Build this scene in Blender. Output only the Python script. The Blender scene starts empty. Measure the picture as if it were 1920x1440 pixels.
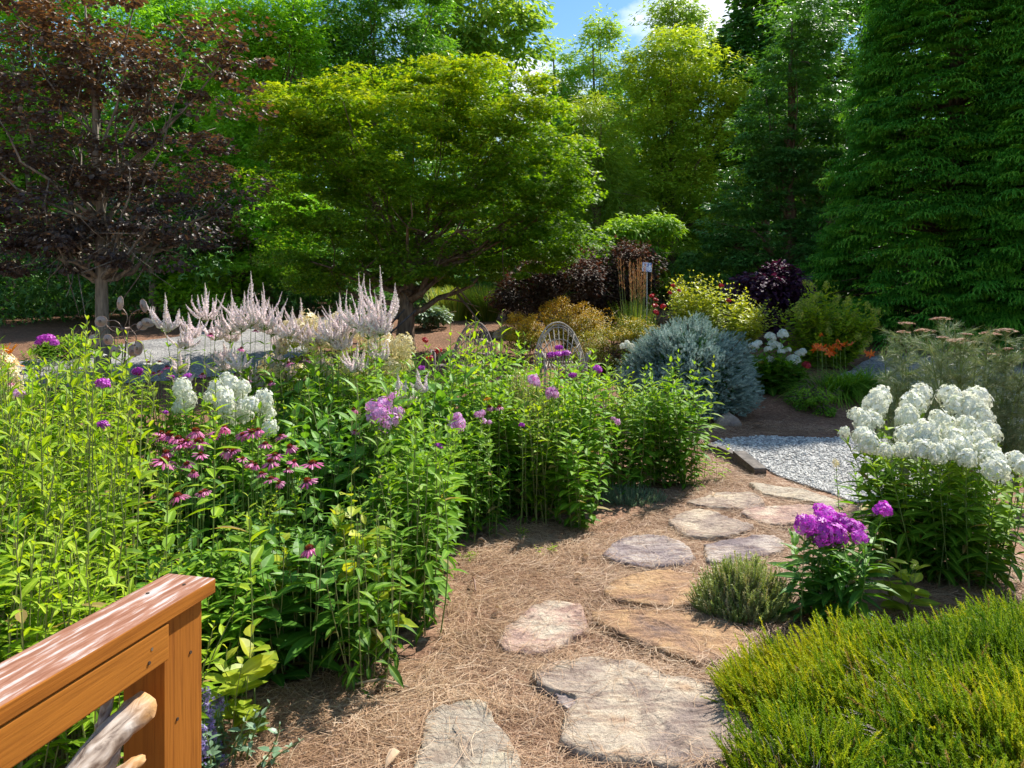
import bpy, math
import numpy as np
from mathutils import Vector
R = math.radians
SC = bpy.context.scene
COL = SC.collection
F = 1450.0; CH = 1.7; HY = 540.0          # focal length in photo pixels, eye height, horizon row

# ------------------------------------------------------------------ camera, sky, sun, exposure
cam_d = bpy.data.cameras.new('camera'); cam = bpy.data.objects.new('camera', cam_d); COL.objects.link(cam)
cam.location = (0, 0, CH); cam.rotation_euler = (R(90), 0, 0)
cam_d.sensor_width = 36; cam_d.lens = 36 * F / 1920; cam_d.shift_y = -(720 - HY) / 1920
cam_d.clip_start = 0.05; cam_d.clip_end = 2000
SC.camera = cam
SUN_AZ, SUN_EL = 41, 48
world = bpy.data.worlds.new('World'); SC.world = world; world.use_nodes = True
wt = world.node_tree; wt.nodes.clear()
def wn(t, **k):
    n = wt.nodes.new(t)
    for a, b in k.items(): setattr(n, a, b)
    return n
sky = wn('ShaderNodeTexSky', sky_type='NISHITA', sun_disc=False, sun_elevation=R(SUN_EL), sun_rotation=R(SUN_AZ))
sky.air_density = 1.3; sky.dust_density = 0.4; sky.ozone_density = 2.5
tc = wn('ShaderNodeTexCoord')
mp = wn('ShaderNodeMapping'); mp.inputs['Scale'].default_value = (1, 1, 2.0)
nz = wn('ShaderNodeTexNoise'); nz.inputs['Scale'].default_value = 3.2; nz.inputs['Detail'].default_value = 9; nz.inputs['Roughness'].default_value = .58
rp = wn('ShaderNodeValToRGB'); rp.color_ramp.elements[0].position = .54; rp.color_ramp.elements[1].position = .68
vm = wn('ShaderNodeVectorMath', operation='DISTANCE'); vm.inputs[1].default_value = Vector((.25, .90, .37)).normalized()
mr = wn('ShaderNodeMapRange'); mr.inputs['From Min'].default_value = .18; mr.inputs['From Max'].default_value = .06
ad = wn('ShaderNodeMath', operation='MULTIPLY_ADD'); ad.inputs[1].default_value = .26
mx = wn('ShaderNodeMixRGB'); mx.inputs['Color2'].default_value = (10, 10.2, 10.6, 1)
hs = wn('ShaderNodeHueSaturation'); hs.inputs['Saturation'].default_value = 1.3
bg = wn('ShaderNodeBackground'); bg.inputs['Strength'].default_value = .088
wo = wn('ShaderNodeOutputWorld')
L = wt.links.new
L(tc.outputs['Generated'], mp.inputs['Vector']); L(mp.outputs[0], nz.inputs['Vector'])
L(tc.outputs['Generated'], vm.inputs[0]); L(vm.outputs['Value'], mr.inputs['Value'])
L(mr.outputs[0], ad.inputs[0]); L(nz.outputs['Fac'], ad.inputs[2]); L(ad.outputs[0], rp.inputs['Fac'])
L(rp.outputs['Color'], mx.inputs['Fac']); L(sky.outputs[0], hs.inputs['Color']); L(hs.outputs[0], mx.inputs['Color1'])
L(mx.outputs[0], bg.inputs['Color']); L(bg.outputs[0], wo.inputs['Surface'])
sun_d = bpy.data.lights.new('sun', 'SUN'); sun_d.energy = 5.0; sun_d.angle = R(.53); sun_d.color = (1, .95, .86)
sun = bpy.data.objects.new('sun', sun_d); COL.objects.link(sun)
sdir = Vector((math.cos(R(SUN_EL)) * math.sin(R(SUN_AZ)), math.cos(R(SUN_EL)) * math.cos(R(SUN_AZ)), math.sin(R(SUN_EL))))
sun.rotation_euler = sdir.to_track_quat('Z', 'Y').to_euler()
SC.view_settings.view_transform = 'Standard'; SC.view_settings.look = 'None'
SC.view_settings.exposure = 0.84; SC.view_settings.gamma = 1
SC.render.engine = 'CYCLES'
cy = SC.cycles
cy.max_bounces = 6; cy.diffuse_bounces = 3; cy.glossy_bounces = 2; cy.transmission_bounces = 3; cy.transparent_max_bounces = 4
cy.caustics_reflective = False; cy.caustics_refractive = False
cy.use_denoising = True; cy.use_adaptive_sampling = True; cy.adaptive_threshold = .02

# ------------------------------------------------------------------ ground shape and placing
PY_ = [-50, 8, 10, 12.5, 16, 20, 26, 40, 80, 300]
PZ_ = [0, 0, .09, .30, .62, .88, 1.0, 1.1, 2.0, 2.6]
def gz(x, y):
    x = np.asarray(x, float); y = np.asarray(y, float)
    b = sum(np.interp(y + o, PY_, PZ_) for o in (-.8, -.4, 0, .4, .8)) / 5
    return b + .018 * np.sin(1.7 * x + .6 * y) * np.cos(1.3 * y - .5 * x) * np.clip((y + 3) / 4, .3, 1)
_D = np.concatenate([np.linspace(1.2, 12, 1400), np.linspace(12, 60, 1800)])
def gp(px, py):
    "point of the ground that the photo shows at pixel px, py"
    x = (px - 960) / F * _D
    rows = HY + F * (CH - gz(x, _D)) / _D
    i = int(np.argmin(np.abs(rows - py)))
    return (float(x[i]), float(_D[i]), float(gz(x[i], _D[i])))
def at(px, py, d): return np.array([(px - 960) / F * d, d, CH - (py - HY) / F * d])
def gd(px, d):
    x = (px - 960) / F * d
    return np.array([x, d, float(gz(x, d))])

# ------------------------------------------------------------------ mesh collecting
def nrm(v): return v / np.maximum(np.linalg.norm(v, axis=-1, keepdims=True), 1e-9)
class Acc:
    def __init__(s): s.V = []; s.T = []; s.A = []; s.B = []; s.n = 0
    def raw(s, V, T, tone=.5, rib=1.0):
        V = np.asarray(V, float).reshape(-1, 3); T = np.asarray(T, int).reshape(-1, 3)
        s.V.append(V); s.T.append(T + s.n); k = len(V)
        s.A.append(np.broadcast_to(np.asarray(tone, float), (k,)).copy()); s.B.append(np.broadcast_to(np.asarray(rib, float), (k,)).copy()); s.n += k
        return s
    def add(s, tm, pos, d, n, sc, tone=.5, ws=1.0):
        V, T, rib = tm; pos = np.atleast_2d(np.asarray(pos, float)); N = len(pos)
        if N == 0: return s
        d = nrm(np.broadcast_to(np.asarray(d, float), (N, 3))); n = np.broadcast_to(np.asarray(n, float), (N, 3))
        x = nrm(np.cross(d, n + 1e-4)); z = np.cross(x, d)
        sc = np.broadcast_to(np.asarray(sc, float), (N,)); ws = np.broadcast_to(np.asarray(ws, float), (N,)) * sc
        P = pos[:, None] + x[:, None] * (V[None, :, 0:1] * ws[:, None, None]) + (d[:, None] * V[None, :, 1:2] + z[:, None] * V[None, :, 2:3]) * sc[:, None, None]
        k = len(V)
        TT = T[None] + (np.arange(N) * k)[:, None, None]
        tone = np.broadcast_to(np.asarray(tone, float), (N,))
        return s.raw(P.reshape(-1, 3), TT.reshape(-1, 3), np.repeat(tone, k), np.tile(rib, N))
    def tube(s, pts, rad, sides=6, tone=.5, cap=True):
        P = np.asarray(pts, float); n = len(P); rad = np.broadcast_to(np.asarray(rad, float), (n,))
        t = nrm(np.gradient(P, axis=0)); ref = np.array([.31, .17, .93]) if abs(t[0, 2]) < .8 else np.array([.9, .3, .1])
        a = nrm(np.cross(t, ref)); b = np.cross(t, a)
        th = np.arange(sides) / sides * 2 * math.pi
        ring = P[:, None] + rad[:, None, None] * (a[:, None] * np.cos(th)[None, :, None] + b[:, None] * np.sin(th)[None, :, None])
        V = ring.reshape(-1, 3); i = np.arange(n - 1)[:, None] * sides; j = np.arange(sides)[None]; j2 = (j + 1) % sides
        q = np.stack([i + j, i + j2, i + sides + j2, i + sides + j], -1).reshape(-1, 4)
        T = np.concatenate([q[:, [0, 1, 2]], q[:, [0, 2, 3]]])
        if cap:
            k = len(V); V = np.concatenate([V, P[:1], P[-1:]]); m = np.arange(sides); m2 = (m + 1) % sides; o = (n - 1) * sides
            T = np.concatenate([T, np.stack([np.full(sides, k), m2, m], -1), np.stack([np.full(sides, k + 1), o + m, o + m2], -1)])
        return s.raw(V, T, tone)
    def box(s, c, sx, sy, sz, M=None, tone=.5, bev=.0):
        x, y, z = sx / 2, sy / 2, sz / 2
        V = np.array([[a * x, b * y, e * z] for a in (-1, 1) for b in (-1, 1) for e in (-1, 1)], float)
        T = [[0, 1, 3], [0, 3, 2], [4, 6, 7], [4, 7, 5], [0, 4, 5], [0, 5, 1], [2, 3, 7], [2, 7, 6], [0, 2, 6], [0, 6, 4], [1, 5, 7], [1, 7, 3]]
        if M is not None: V = V @ np.asarray(M).T
        return s.raw(V + np.asarray(c, float), T, tone)
    def mesh(s, name, mat, smooth=False):
        me = bpy.data.meshes.new(name)
        V = np.concatenate(s.V).astype(np.float32); T = np.concatenate(s.T).astype(np.int32)
        me.vertices.add(len(V)); me.vertices.foreach_set('co', V.ravel())
        me.loops.add(T.size); me.loops.foreach_set('vertex_index', T.ravel())
        me.polygons.add(len(T)); me.polygons.foreach_set('loop_start', np.arange(0, T.size, 3, dtype=np.int32))
        try: me.polygons.foreach_set('loop_total', np.full(len(T), 3, np.int32))
        except Exception: pass
        me.polygons.foreach_set('use_smooth', np.full(len(T), smooth))
        for nm, a in (('tone', s.A), ('rib', s.B)):
            at_ = me.attributes.new(nm, 'FLOAT', 'POINT'); at_.data.foreach_set('value', np.concatenate(a).astype(np.float32))
        me.materials.append(mat); me.update(calc_edges=True); me.validate()
        return me
    def obj(s, name, mat, parent=None, smooth=False, loc=None):
        if s.n == 0: return None
        o = bpy.data.objects.new(name, s.mesh(name, mat, smooth)); COL.objects.link(o)
        if parent is not None: o.parent = parent
        if loc is not None: o.location = loc
        return o
def tag(o, label=None, cat=None, group=None, kind=None):
    for k, v in (('label', label), ('category', cat), ('group', group), ('kind', kind)):
        if v is not None: o[k] = v
    return o
def thing(name, label, cat, loc, group=None, rotz=0.0, sc=1.0):
    o = bpy.data.objects.new(name, None); COL.objects.link(o); o.empty_display_size = .1
    o.location = tuple(float(v) for v in loc); o.rotation_euler = (0, 0, rotz)
    o.scale = (sc, sc, sc) if np.isscalar(sc) else sc
    return tag(o, label, cat, group, 'thing')
def copy_tree(o, parent=None, **k):
    c = o.copy(); COL.objects.link(c)
    if parent is not None: c.parent = parent
    for ch in [q for q in o.children]:
        copy_tree(ch, c)
    return c
def put(proto, loc, rotz, sc, label, group=None):
    "the first call moves the prototype itself, later ones copy it"
    o = proto if not proto.get('_used') else copy_tree(proto)
    proto['_used'] = 1
    o.location = tuple(float(v) for v in loc); o.rotation_euler = (0, 0, rotz)
    o.scale = (sc, sc, sc) if np.isscalar(sc) else sc
    o['label'] = label
    if group: o['group'] = group
    return o
ORD = ('first second third fourth fifth sixth seventh eighth ninth tenth eleventh twelfth thirteenth fourteenth fifteenth sixteenth '
       'seventeenth eighteenth nineteenth twentieth').split() + ['twenty-' + w for w in 'first second third fourth fifth sixth seventh eighth ninth'.split()]

# ------------------------------------------------------------------ leaf shapes: verts (x across, y along, z up), triangles, rib
def leaf_t(w=.3, segs=3, fold=.12, droop=.25, peak=.4):
    ts = np.linspace(0, 1, segs + 1); V = [(0, 0, 0)]; rib = [0]
    zc = lambda t: .12 * t - droop * t * t
    for t in ts[1:-1]:
        h = w * .5 * (math.sin(math.pi * t ** (math.log(.5) / math.log(peak)))) ** .8
        V += [(-h, t, zc(t) + fold * h * 2), (0, t, zc(t)), (h, t, zc(t) + fold * h * 2)]; rib += [1, 0, 1]
    V.append((0, 1, zc(1))); rib.append(.3); n = len(V)
    T = [(0, 2, 1), (0, 3, 2)]
    for i in range(segs - 2):
        a = 1 + 3 * i; b = a + 3
        T += [(a, a + 1, b + 1), (a, b + 1, b), (a + 1, a + 2, b + 2), (a + 1, b + 2, b + 1)]
    a = n - 4; T += [(a, a + 1, n - 1), (a + 1, a + 2, n - 1)]
    return np.array(V, float), np.array(T), np.array(rib, float)
def oval_t(w=.75, k=6, cup=.12):
    V = [(0, .5, -cup)]; rib = [0]
    for i in range(k):
        a = 2 * math.pi * i / k - math.pi / 2; V.append((w / 2 * math.cos(a), .5 + .5 * math.sin(a), 0)); rib.append(1 if math.cos(a) ** 2 > .1 else 0)
    return np.array(V, float), np.array([(0, 1 + i, 1 + (i + 1) % k) for i in range(k)]), np.array(rib, float)
def star_t(lobes=5, inner=.35):
    V = [(0, .15, 0)]; rib = [0]
    ang = np.linspace(-2.0, 2.0, lobes); m = 2 * lobes - 1
    for i in range(m):
        if i % 2 == 0: a = ang[i // 2]; r = 1 - .25 * abs(a) / 2
        else: a = (ang[i // 2] + ang[i // 2 + 1]) / 2; r = inner
        V.append((r * math.sin(a) * .8, .15 + r * math.cos(a) * .85, -.12 * r * r)); rib.append(.4)
    return np.array(V, float), np.array([(0, i + 2, i + 1) for i in range(m - 1)]), np.array(rib, float)
LANCE = leaf_t(.26, 4, .18, .28, .38); WIDE = leaf_t(.36, 4, .15, .32, .4); LANCE2 = leaf_t(.3, 3, .15, .35, .4)
BROAD = leaf_t(.55, 4, .14, .22, .5); OVATE = leaf_t(.5, 3, .12, .25, .42); NARROW = leaf_t(.1, 3, .2, .3, .4)
OVAL = oval_t(); STAR = star_t(5); STAR3 = star_t(3, .3); QUAD = leaf_t(.6, 2, .12, .2, .5)
def blade_t(segs=5, w=.02, arch=.5):
    t = np.linspace(0, 1, segs + 1); V = []; rib = []
    for u in t:
        h = w * (1 - u) ** .7 + .001
        y = u - arch * .35 * u ** 3; z = -arch * u ** 2.6
        V += [(-h, y, z), (h, y, z)]; rib += [0, 1]
    T = []
    for i in range(segs): a = 2 * i; T += [(a, a + 1, a + 3), (a, a + 3, a + 2)]
    return np.array(V, float), np.array(T), np.array(rib, float)
def floret_t(p=5):
    V = [(0, 0, 0)]; T = []; rib = [0]
    for i in range(p):
        a = 2 * math.pi * i / p; c, s_ = math.cos(a), math.sin(a)
        b = len(V)
        for (u, v, z) in ((.5, -.33, .08), (1, -.28, .0), (1, .28, .0), (.5, .33, .08)):
            V.append((u * c - v * s_, u * s_ + v * c, z)); rib.append(min(1, u))
        T += [(0, b, b + 1), (0, b + 1, b + 2), (0, b + 2, b + 3)]
    return np.array(V, float), np.array(T), np.array(rib, float)   # lies in xy, faces +z
FLORET = floret_t(5); FLORET4 = floret_t(4)
def sphere_pts(n, rng, top=-1.0):
    z = rng.uniform(top, 1, n); a = rng.uniform(0, 2 * math.pi, n); r = np.sqrt(1 - z * z)
    return np.stack([r * np.cos(a), r * np.sin(a), z], -1)
def fib(n, top=-1.0):
    i = np.arange(n) + .5; z = 1 - (1 - top) * i / n; a = i * 2.39996; r = np.sqrt(np.maximum(0, 1 - z * z))
    return np.stack([r * np.cos(a), r * np.sin(a), z], -1)
def face_dir(n, rng):
    "for flat templates facing +z: give add() a d in the surface and n as normal"
    r = rng.normal(size=n.shape); return nrm(r - (r * n).sum(-1, keepdims=True) * n)

# ------------------------------------------------------------------ materials
MATS = {}
def nodes(name):
    m = bpy.data.materials.new(name); m.use_nodes = True; nt = m.node_tree; nt.nodes.clear()
    def N(t, **k):
        n = nt.nodes.new(t)
        for a, b in k.items():
            if a in n.inputs.keys() and not hasattr(type(n), a): n.inputs[a].default_value = b
            else: setattr(n, a, b)
        return n
    return m, nt, N
def ramp(N, cols, pos=None, interp='LINEAR'):
    r = N('ShaderNodeValToRGB'); cr = r.color_ramp; cr.interpolation = interp
    pos = pos or list(np.linspace(0, 1, len(cols)))
    while len(cr.elements) < len(cols): cr.elements.new(.5)
    for e, c, p in zip(cr.elements, cols, pos): e.position = p; e.color = (*c, 1)
    return r
def leafmat(name, cols, trans=.38, rough=.45, spec=.4, tint=(1.25, 1.2, .45), rib=.25, ribcol=None, vary=.3, dead=False):
    if name in MATS: return MATS[name]
    m, nt, N = nodes(name); L = nt.links.new
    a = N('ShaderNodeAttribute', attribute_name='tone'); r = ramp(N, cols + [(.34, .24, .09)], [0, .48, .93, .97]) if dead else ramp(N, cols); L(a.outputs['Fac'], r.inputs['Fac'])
    oi = N('ShaderNodeObjectInfo'); mr = N('ShaderNodeMapRange'); mr.inputs['To Min'].default_value = 1 - vary / 2; mr.inputs['To Max'].default_value = 1 + vary / 2
    L(oi.outputs['Random'], mr.inputs['Value'])
    hv = N('ShaderNodeHueSaturation'); L(mr.outputs[0], hv.inputs['Value']); L(r.outputs[0], hv.inputs['Color'])
    b = N('ShaderNodeAttribute', attribute_name='rib'); mm = N('ShaderNodeMapRange'); mm.inputs['From Max'].default_value = .35
    mm.inputs['To Min'].default_value = rib; mm.inputs['To Max'].default_value = 0; L(b.outputs['Fac'], mm.inputs['Value'])
    mi = N('ShaderNodeMixRGB'); rc = ribcol or tuple(min(1, c * 2.0 + .03) for c in cols[-1]); mi.inputs['Color2'].default_value = (*rc, 1)
    L(mm.outputs[0], mi.inputs['Fac']); L(hv.outputs[0], mi.inputs['Color1'])
    p = N('ShaderNodeBsdfPrincipled'); p.inputs['Roughness'].default_value = rough; p.inputs['Specular IOR Level'].default_value = spec
    L(mi.outputs[0], p.inputs['Base Color'])
    out = N('ShaderNodeOutputMaterial')
    if trans > 0:
        t = N('ShaderNodeBsdfTranslucent'); tm = N('ShaderNodeMixRGB', blend_type='MULTIPLY'); tm.inputs['Fac'].default_value = 1
        tm.inputs['Color2'].default_value = (*tint, 1); L(mi.outputs[0], tm.inputs['Color1']); L(tm.outputs[0], t.inputs['Color'])
        ms = N('ShaderNodeMixShader'); ms.inputs['Fac'].default_value = trans
        L(p.outputs[0], ms.inputs[1]); L(t.outputs[0], ms.inputs[2]); L(ms.outputs[0], out.inputs['Surface'])
    else: L(p.outputs[0], out.inputs['Surface'])
    MATS[name] = m; return m
def bark(name, c1, c2, scale=(14, 14, 2.5), bump=.5):
    if name in MATS: return MATS[name]
    m, nt, N = nodes(name); L = nt.links.new
    t = N('ShaderNodeTexCoord'); mp = N('ShaderNodeMapping'); mp.inputs['Scale'].default_value = scale
    n = N('ShaderNodeTexNoise'); n.inputs['Scale'].default_value = 1.6; n.inputs['Detail'].default_value = 8
    n2 = N('ShaderNodeTexNoise'); n2.inputs['Scale'].default_value = 3; n2.inputs['Detail'].default_value = 3
    r = ramp(N, [c1, c2], [.3, .7]); p = N('ShaderNodeBsdfPrincipled'); p.inputs['Roughness'].default_value = .85
    mi = N('ShaderNodeMixRGB', blend_type='MULTIPLY'); mi.inputs['Fac'].default_value = .6
    r2 = ramp(N, [(.45, .45, .42), (1.2, 1.15, 1.05)], [.35, .65])
    b = N('ShaderNodeBump'); b.inputs['Strength'].default_value = bump; b.inputs['Distance'].default_value = .02; o = N('ShaderNodeOutputMaterial')
    L(t.outputs['Object'], mp.inputs['Vector']); L(mp.outputs[0], n.inputs['Vector']); L(t.outputs['Object'], n2.inputs['Vector'])
    L(n.outputs['Fac'], r.inputs['Fac']); L(n2.outputs['Fac'], r2.inputs['Fac']); L(r.outputs[0], mi.inputs['Color1']); L(r2.outputs[0], mi.inputs['Color2'])
    L(mi.outputs[0], p.inputs['Base Color']); L(n.outputs['Fac'], b.inputs['Height']); L(b.outputs[0], p.inputs['Normal']); L(p.outputs[0], o.inputs[0])
    MATS[name] = m; return m
def plain(name, col, rough=.6, metal=0.0, spec=.4, var=.15, scale=20):
    if name in MATS: return MATS[name]
    m, nt, N = nodes(name); L = nt.links.new
    t = N('ShaderNodeTexCoord'); n = N('ShaderNodeTexNoise'); n.inputs['Scale'].default_value = scale; n.inputs['Detail'].default_value = 5
    r = ramp(N, [tuple(c * (1 - var) for c in col), tuple(min(1, c * (1 + var)) for c in col)], [.3, .7])
    p = N('ShaderNodeBsdfPrincipled'); p.inputs['Roughness'].default_value = rough; p.inputs['Metallic'].default_value = metal; p.inputs['Specular IOR Level'].default_value = spec
    o = N('ShaderNodeOutputMaterial'); L(t.outputs['Object'], n.inputs['Vector']); L(n.outputs['Fac'], r.inputs['Fac']); L(r.outputs[0], p.inputs['Base Color']); L(p.outputs[0], o.inputs[0])
    MATS[name] = m; return m

M = dict(
    lime=leafmat('lime_leaf', [(.08, .20, .010), (.21, .37, .014), (.42, .53, .03)], trans=.45, spec=.22, rough=.55, dead=True),
    mid=leafmat('mid_leaf', [(.06, .17, .012), (.14, .31, .018), (.30, .46, .035)], trans=.42, spec=.22, rough=.55, dead=True),
    deep=leafmat('deep_leaf', [(.035, .12, .014), (.07, .20, .018), (.15, .32, .03)], trans=.35, rough=.5, spec=.3, dead=True),
    gold=leafmat('gold_leaf', [(.24, .36, .02), (.38, .48, .03), (.58, .58, .05)], trans=.4),
    bedstem=plain('brownish_stem', (.20, .22, .07), .7, var=.5, scale=6), stem=plain('green_stem', (.16, .22, .05), .6), redstem=plain('red_stem', (.16, .07, .04), .6),
    drystem=plain('dry_stem', (.38, .28, .18), .8),
    beech=leafmat('copper_leaf', [(.055, .045, .045), (.13, .098, .068), (.26, .15, .055)], trans=.25, rough=.5, spec=.45, tint=(1.35, .85, .4), rib=.1),
    maple=leafmat('maple_leaf', [(.035, .15, .008), (.145, .34, .012), (.48, .52, .022)], trans=.48, spec=.25, rough=.5, tint=(1.25, 1.2, .35)),
    bright=leafmat('bright_tree_leaf', [(0.092, 0.279, 0.018), (0.196, 0.482, 0.022), (0.355, 0.660, 0.034)], trans=.4),
    forest=leafmat('forest_leaf', [(0.052, 0.165, 0.025), (0.118, 0.305, 0.034), (0.237, 0.456, 0.045)], trans=.35),
    pale=leafmat('pale_tree_leaf', [(0.131, 0.305, 0.039), (0.263, 0.470, 0.056), (0.473, 0.609, 0.101)], trans=.4),
    yellowgreen=leafmat('yellowgreen_tree_leaf', [(0.118, 0.279, 0.022), (0.263, 0.456, 0.028), (0.527, 0.609, 0.045)], trans=.4),
    dark=leafmat('dark_tree_leaf', [(0.033, 0.115, 0.022), (0.065, 0.190, 0.034), (0.131, 0.292, 0.045)], trans=.3),
    cypress=leafmat('cypress_leaf', [(.035, .17, .022), (.11, .38, .035), (.30, .62, .05)], trans=.42, rough=.55, spec=.25, rib=0),
    spruce=leafmat('spruce_needle', [(.10, .17, .155), (.23, .34, .30), (.48, .60, .53)], trans=.12, tint=(1, 1.1, .9), rib=0, rough=.55),
    heath=leafmat('heath_leaf', [(.06, .15, .010), (.22, .33, .014), (.52, .50, .024)], trans=.4, rib=0, dead=True, spec=.15, rough=.6),
    thyme=leafmat('sage_leaf', [(.26, .36, .08), (.42, .48, .16), (.52, .44, .28)], trans=.3, rib=0),
    silver=leafmat('silver_leaf', [(.08, .16, .08), (.17, .27, .16), (.30, .40, .27)], trans=.25, rib=0),
    ninebark=leafmat('ninebark_leaf', [(.040, .030, .024), (.080, .054, .038), (.16, .09, .05)], trans=.2, rough=.6, spec=.15, tint=(1.6, .7, .5)),
    redbud=leafmat('redbud_leaf', [(.025, .012, .030), (.045, .018, .048), (.10, .03, .06)], trans=.2, rough=.55, spec=.2, tint=(1.6, .5, .9)),
    spirea=leafmat('spirea_leaf', [(.08, .15, .01), (.30, .32, .015), (.58, .36, .025)], trans=.35, tint=(1.3, 1, .4)),
    grass=leafmat('grass_blade', [(.07, .17, .02), (.16, .28, .03), (.42, .42, .10)], trans=.35, rib=0),
    iris=leafmat('iris_blade', [(.12, .26, .05), (.3, .38, .05), (.55, .5, .10)], trans=.35, rib=0),
    fennel=leafmat('fennel_frond', [(.12, .2, .10), (.22, .3, .16), (.40, .42, .24)], trans=.2, rib=0),
    umbel=leafmat('fennel_umbel', [(.30, .12, .07), (.55, .26, .13), (.75, .42, .16)], trans=.2, tint=(1, .9, .7), rib=0),
    white=leafmat('white_petal', [(.60, .64, .42), (.80, .81, .70), (.88, .88, .83)], trans=.35, tint=(1, 1, .93), rib=.0, rough=.6, vary=.05),
    cream=leafmat('cream_petal', [(.55, .42, .18), (.75, .64, .34), (.82, .76, .52)], trans=.3, tint=(1, .95, .8), rib=0, vary=.1),
    mauve=leafmat('mauve_spire', [(.74, .66, .48), (.92, .83, .79), (.96, .92, .90)], trans=.3, tint=(1, .9, 1), rib=0, vary=.1),
    pink=leafmat('pink_phlox_petal', [(.55, .16, .45), (.74, .36, .66), (.85, .62, .80)], trans=.35, tint=(1, .8, 1), rib=.3, ribcol=(.6, .03, .35)),
    magenta=leafmat('magenta_petal', [(.30, .02, .32), (.52, .05, .52), (.68, .16, .66)], trans=.35, tint=(1.1, .7, 1.1), rib=.2, ribcol=(.7, .5, .7)),
    cone_petal=leafmat('coneflower_petal', [(.42, .045, .19), (.66, .14, .36), (.82, .34, .54)], trans=.35, tint=(1.1, .7, .9), rib=.1, ribcol=(.7, .3, .5)),
    cone=leafmat('coneflower_cone', [(.03, .008, .01), (.30, .035, .01), (.62, .15, .01)], trans=0, rib=0, rough=.5),
    red=leafmat('red_petal', [(.25, .01, .02), (.42, .015, .03), (.58, .05, .05)], trans=.3, tint=(1.2, .6, .6), rib=0),
    orange=leafmat('orange_petal', [(.65, .06, .01), (.80, .14, .012), (.85, .32, .02)], trans=.3, tint=(1.1, .8, .5), rib=.2, ribcol=(.8, .5, .1)),
    amber=leafmat('amber_petal', [(.8, .20, .01), (.85, .32, .01), (.85, .5, .03)], trans=.3, tint=(1.1, .9, .5), rib=0),
    lavender=leafmat('lavender_petal', [(.25, .18, .45), (.36, .28, .62), (.55, .46, .72)], trans=.25, tint=(1, .9, 1), rib=0),
    straw=leafmat('pine_needle', [(.17, .085, .042), (.42, .25, .135), (.61, .45, .29)], trans=.08, tint=(1, 1, 1), rib=0, rough=.55),
    bark_grey=bark('grey_bark', (.10, .085, .065), (.34, .29, .23)), bark_brown=bark('brown_bark', (.07, .045, .03), (.26, .18, .12)),
    twig=bark('weathered_twig', (.30, .25, .20), (.60, .54, .46), (20, 20, 20), .3),
)

# ------------------------------------------------------------------ ground, paths
def ground_material():
    m, nt, N = nodes('pine_straw_mulch'); L = nt.links.new
    t = N('ShaderNodeTexCoord'); m1 = N('ShaderNodeMapping'); m1.inputs['Scale'].default_value = (55, 9, 20); m1.inputs['Rotation'].default_value = (0, 0, .5)
    m2 = N('ShaderNodeMapping'); m2.inputs['Scale'].default_value = (8, 60, 20); m2.inputs['Rotation'].default_value = (0, 0, .3)
    a = N('ShaderNodeTexNoise'); b = N('ShaderNodeTexNoise'); c = N('ShaderNodeTexNoise'); big = N('ShaderNodeTexNoise')
    for q in (a, b): q.inputs['Scale'].default_value = 1; q.inputs['Detail'].default_value = 6; q.inputs['Distortion'].default_value = 1.5
    c.inputs['Scale'].default_value = 26; c.inputs['Detail'].default_value = 8; big.inputs['Scale'].default_value = .9; big.inputs['Detail'].default_value = 5
    L(t.outputs['Object'], m1.inputs['Vector']); L(t.outputs['Object'], m2.inputs['Vector']); L(m1.outputs[0], a.inputs['Vector']); L(m2.outputs[0], b.inputs['Vector'])
    L(t.outputs['Object'], c.inputs['Vector']); L(t.outputs['Object'], big.inputs['Vector'])
    s1 = N('ShaderNodeMath', operation='MAXIMUM'); L(a.outputs['Fac'], s1.inputs[0]); L(b.outputs['Fac'], s1.inputs[1])
    s2 = N('ShaderNodeMath', operation='MULTIPLY_ADD'); s2.inputs[1].default_value = .5; L(c.outputs['Fac'], s2.inputs[0]); L(s1.outputs[0], s2.inputs[2])
    r = ramp(N, [(.10, .054, .034), (.26, .162, .105), (.46, .335, .235)], [.62, .82, 1.0]); L(s2.outputs[0], r.inputs['Fac'])
    r2 = ramp(N, [(.80, .72, .66), (1.12, 1.0, .95)], [.38, .62]); L(big.outputs['Fac'], r2.inputs['Fac'])
    mi = N('ShaderNodeMixRGB', blend_type='MULTIPLY'); mi.inputs['Fac'].default_value = 1; L(r.outputs[0], mi.inputs['Color1']); L(r2.outputs[0], mi.inputs['Color2'])
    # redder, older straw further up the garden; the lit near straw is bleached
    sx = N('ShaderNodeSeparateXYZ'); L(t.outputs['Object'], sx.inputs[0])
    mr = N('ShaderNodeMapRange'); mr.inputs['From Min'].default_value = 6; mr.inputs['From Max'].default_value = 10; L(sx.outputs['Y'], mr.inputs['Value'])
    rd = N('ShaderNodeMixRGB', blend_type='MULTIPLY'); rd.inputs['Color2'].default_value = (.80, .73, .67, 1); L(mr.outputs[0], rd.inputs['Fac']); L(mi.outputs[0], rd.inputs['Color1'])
    p = N('ShaderNodeBsdfPrincipled'); p.inputs['Roughness'].default_value = .9; p.inputs['Specular IOR Level'].default_value = .2
    bp = N('ShaderNodeBump'); bp.inputs['Strength'].default_value = .8; bp.inputs['Distance'].default_value = .02; o = N('ShaderNodeOutputMaterial')
    L(s2.outputs[0], bp.inputs['Height']); L(bp.outputs[0], p.inputs['Normal']); L(rd.outputs[0], p.inputs['Base Color']); L(p.outputs[0], o.inputs[0])
    return m
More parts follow.
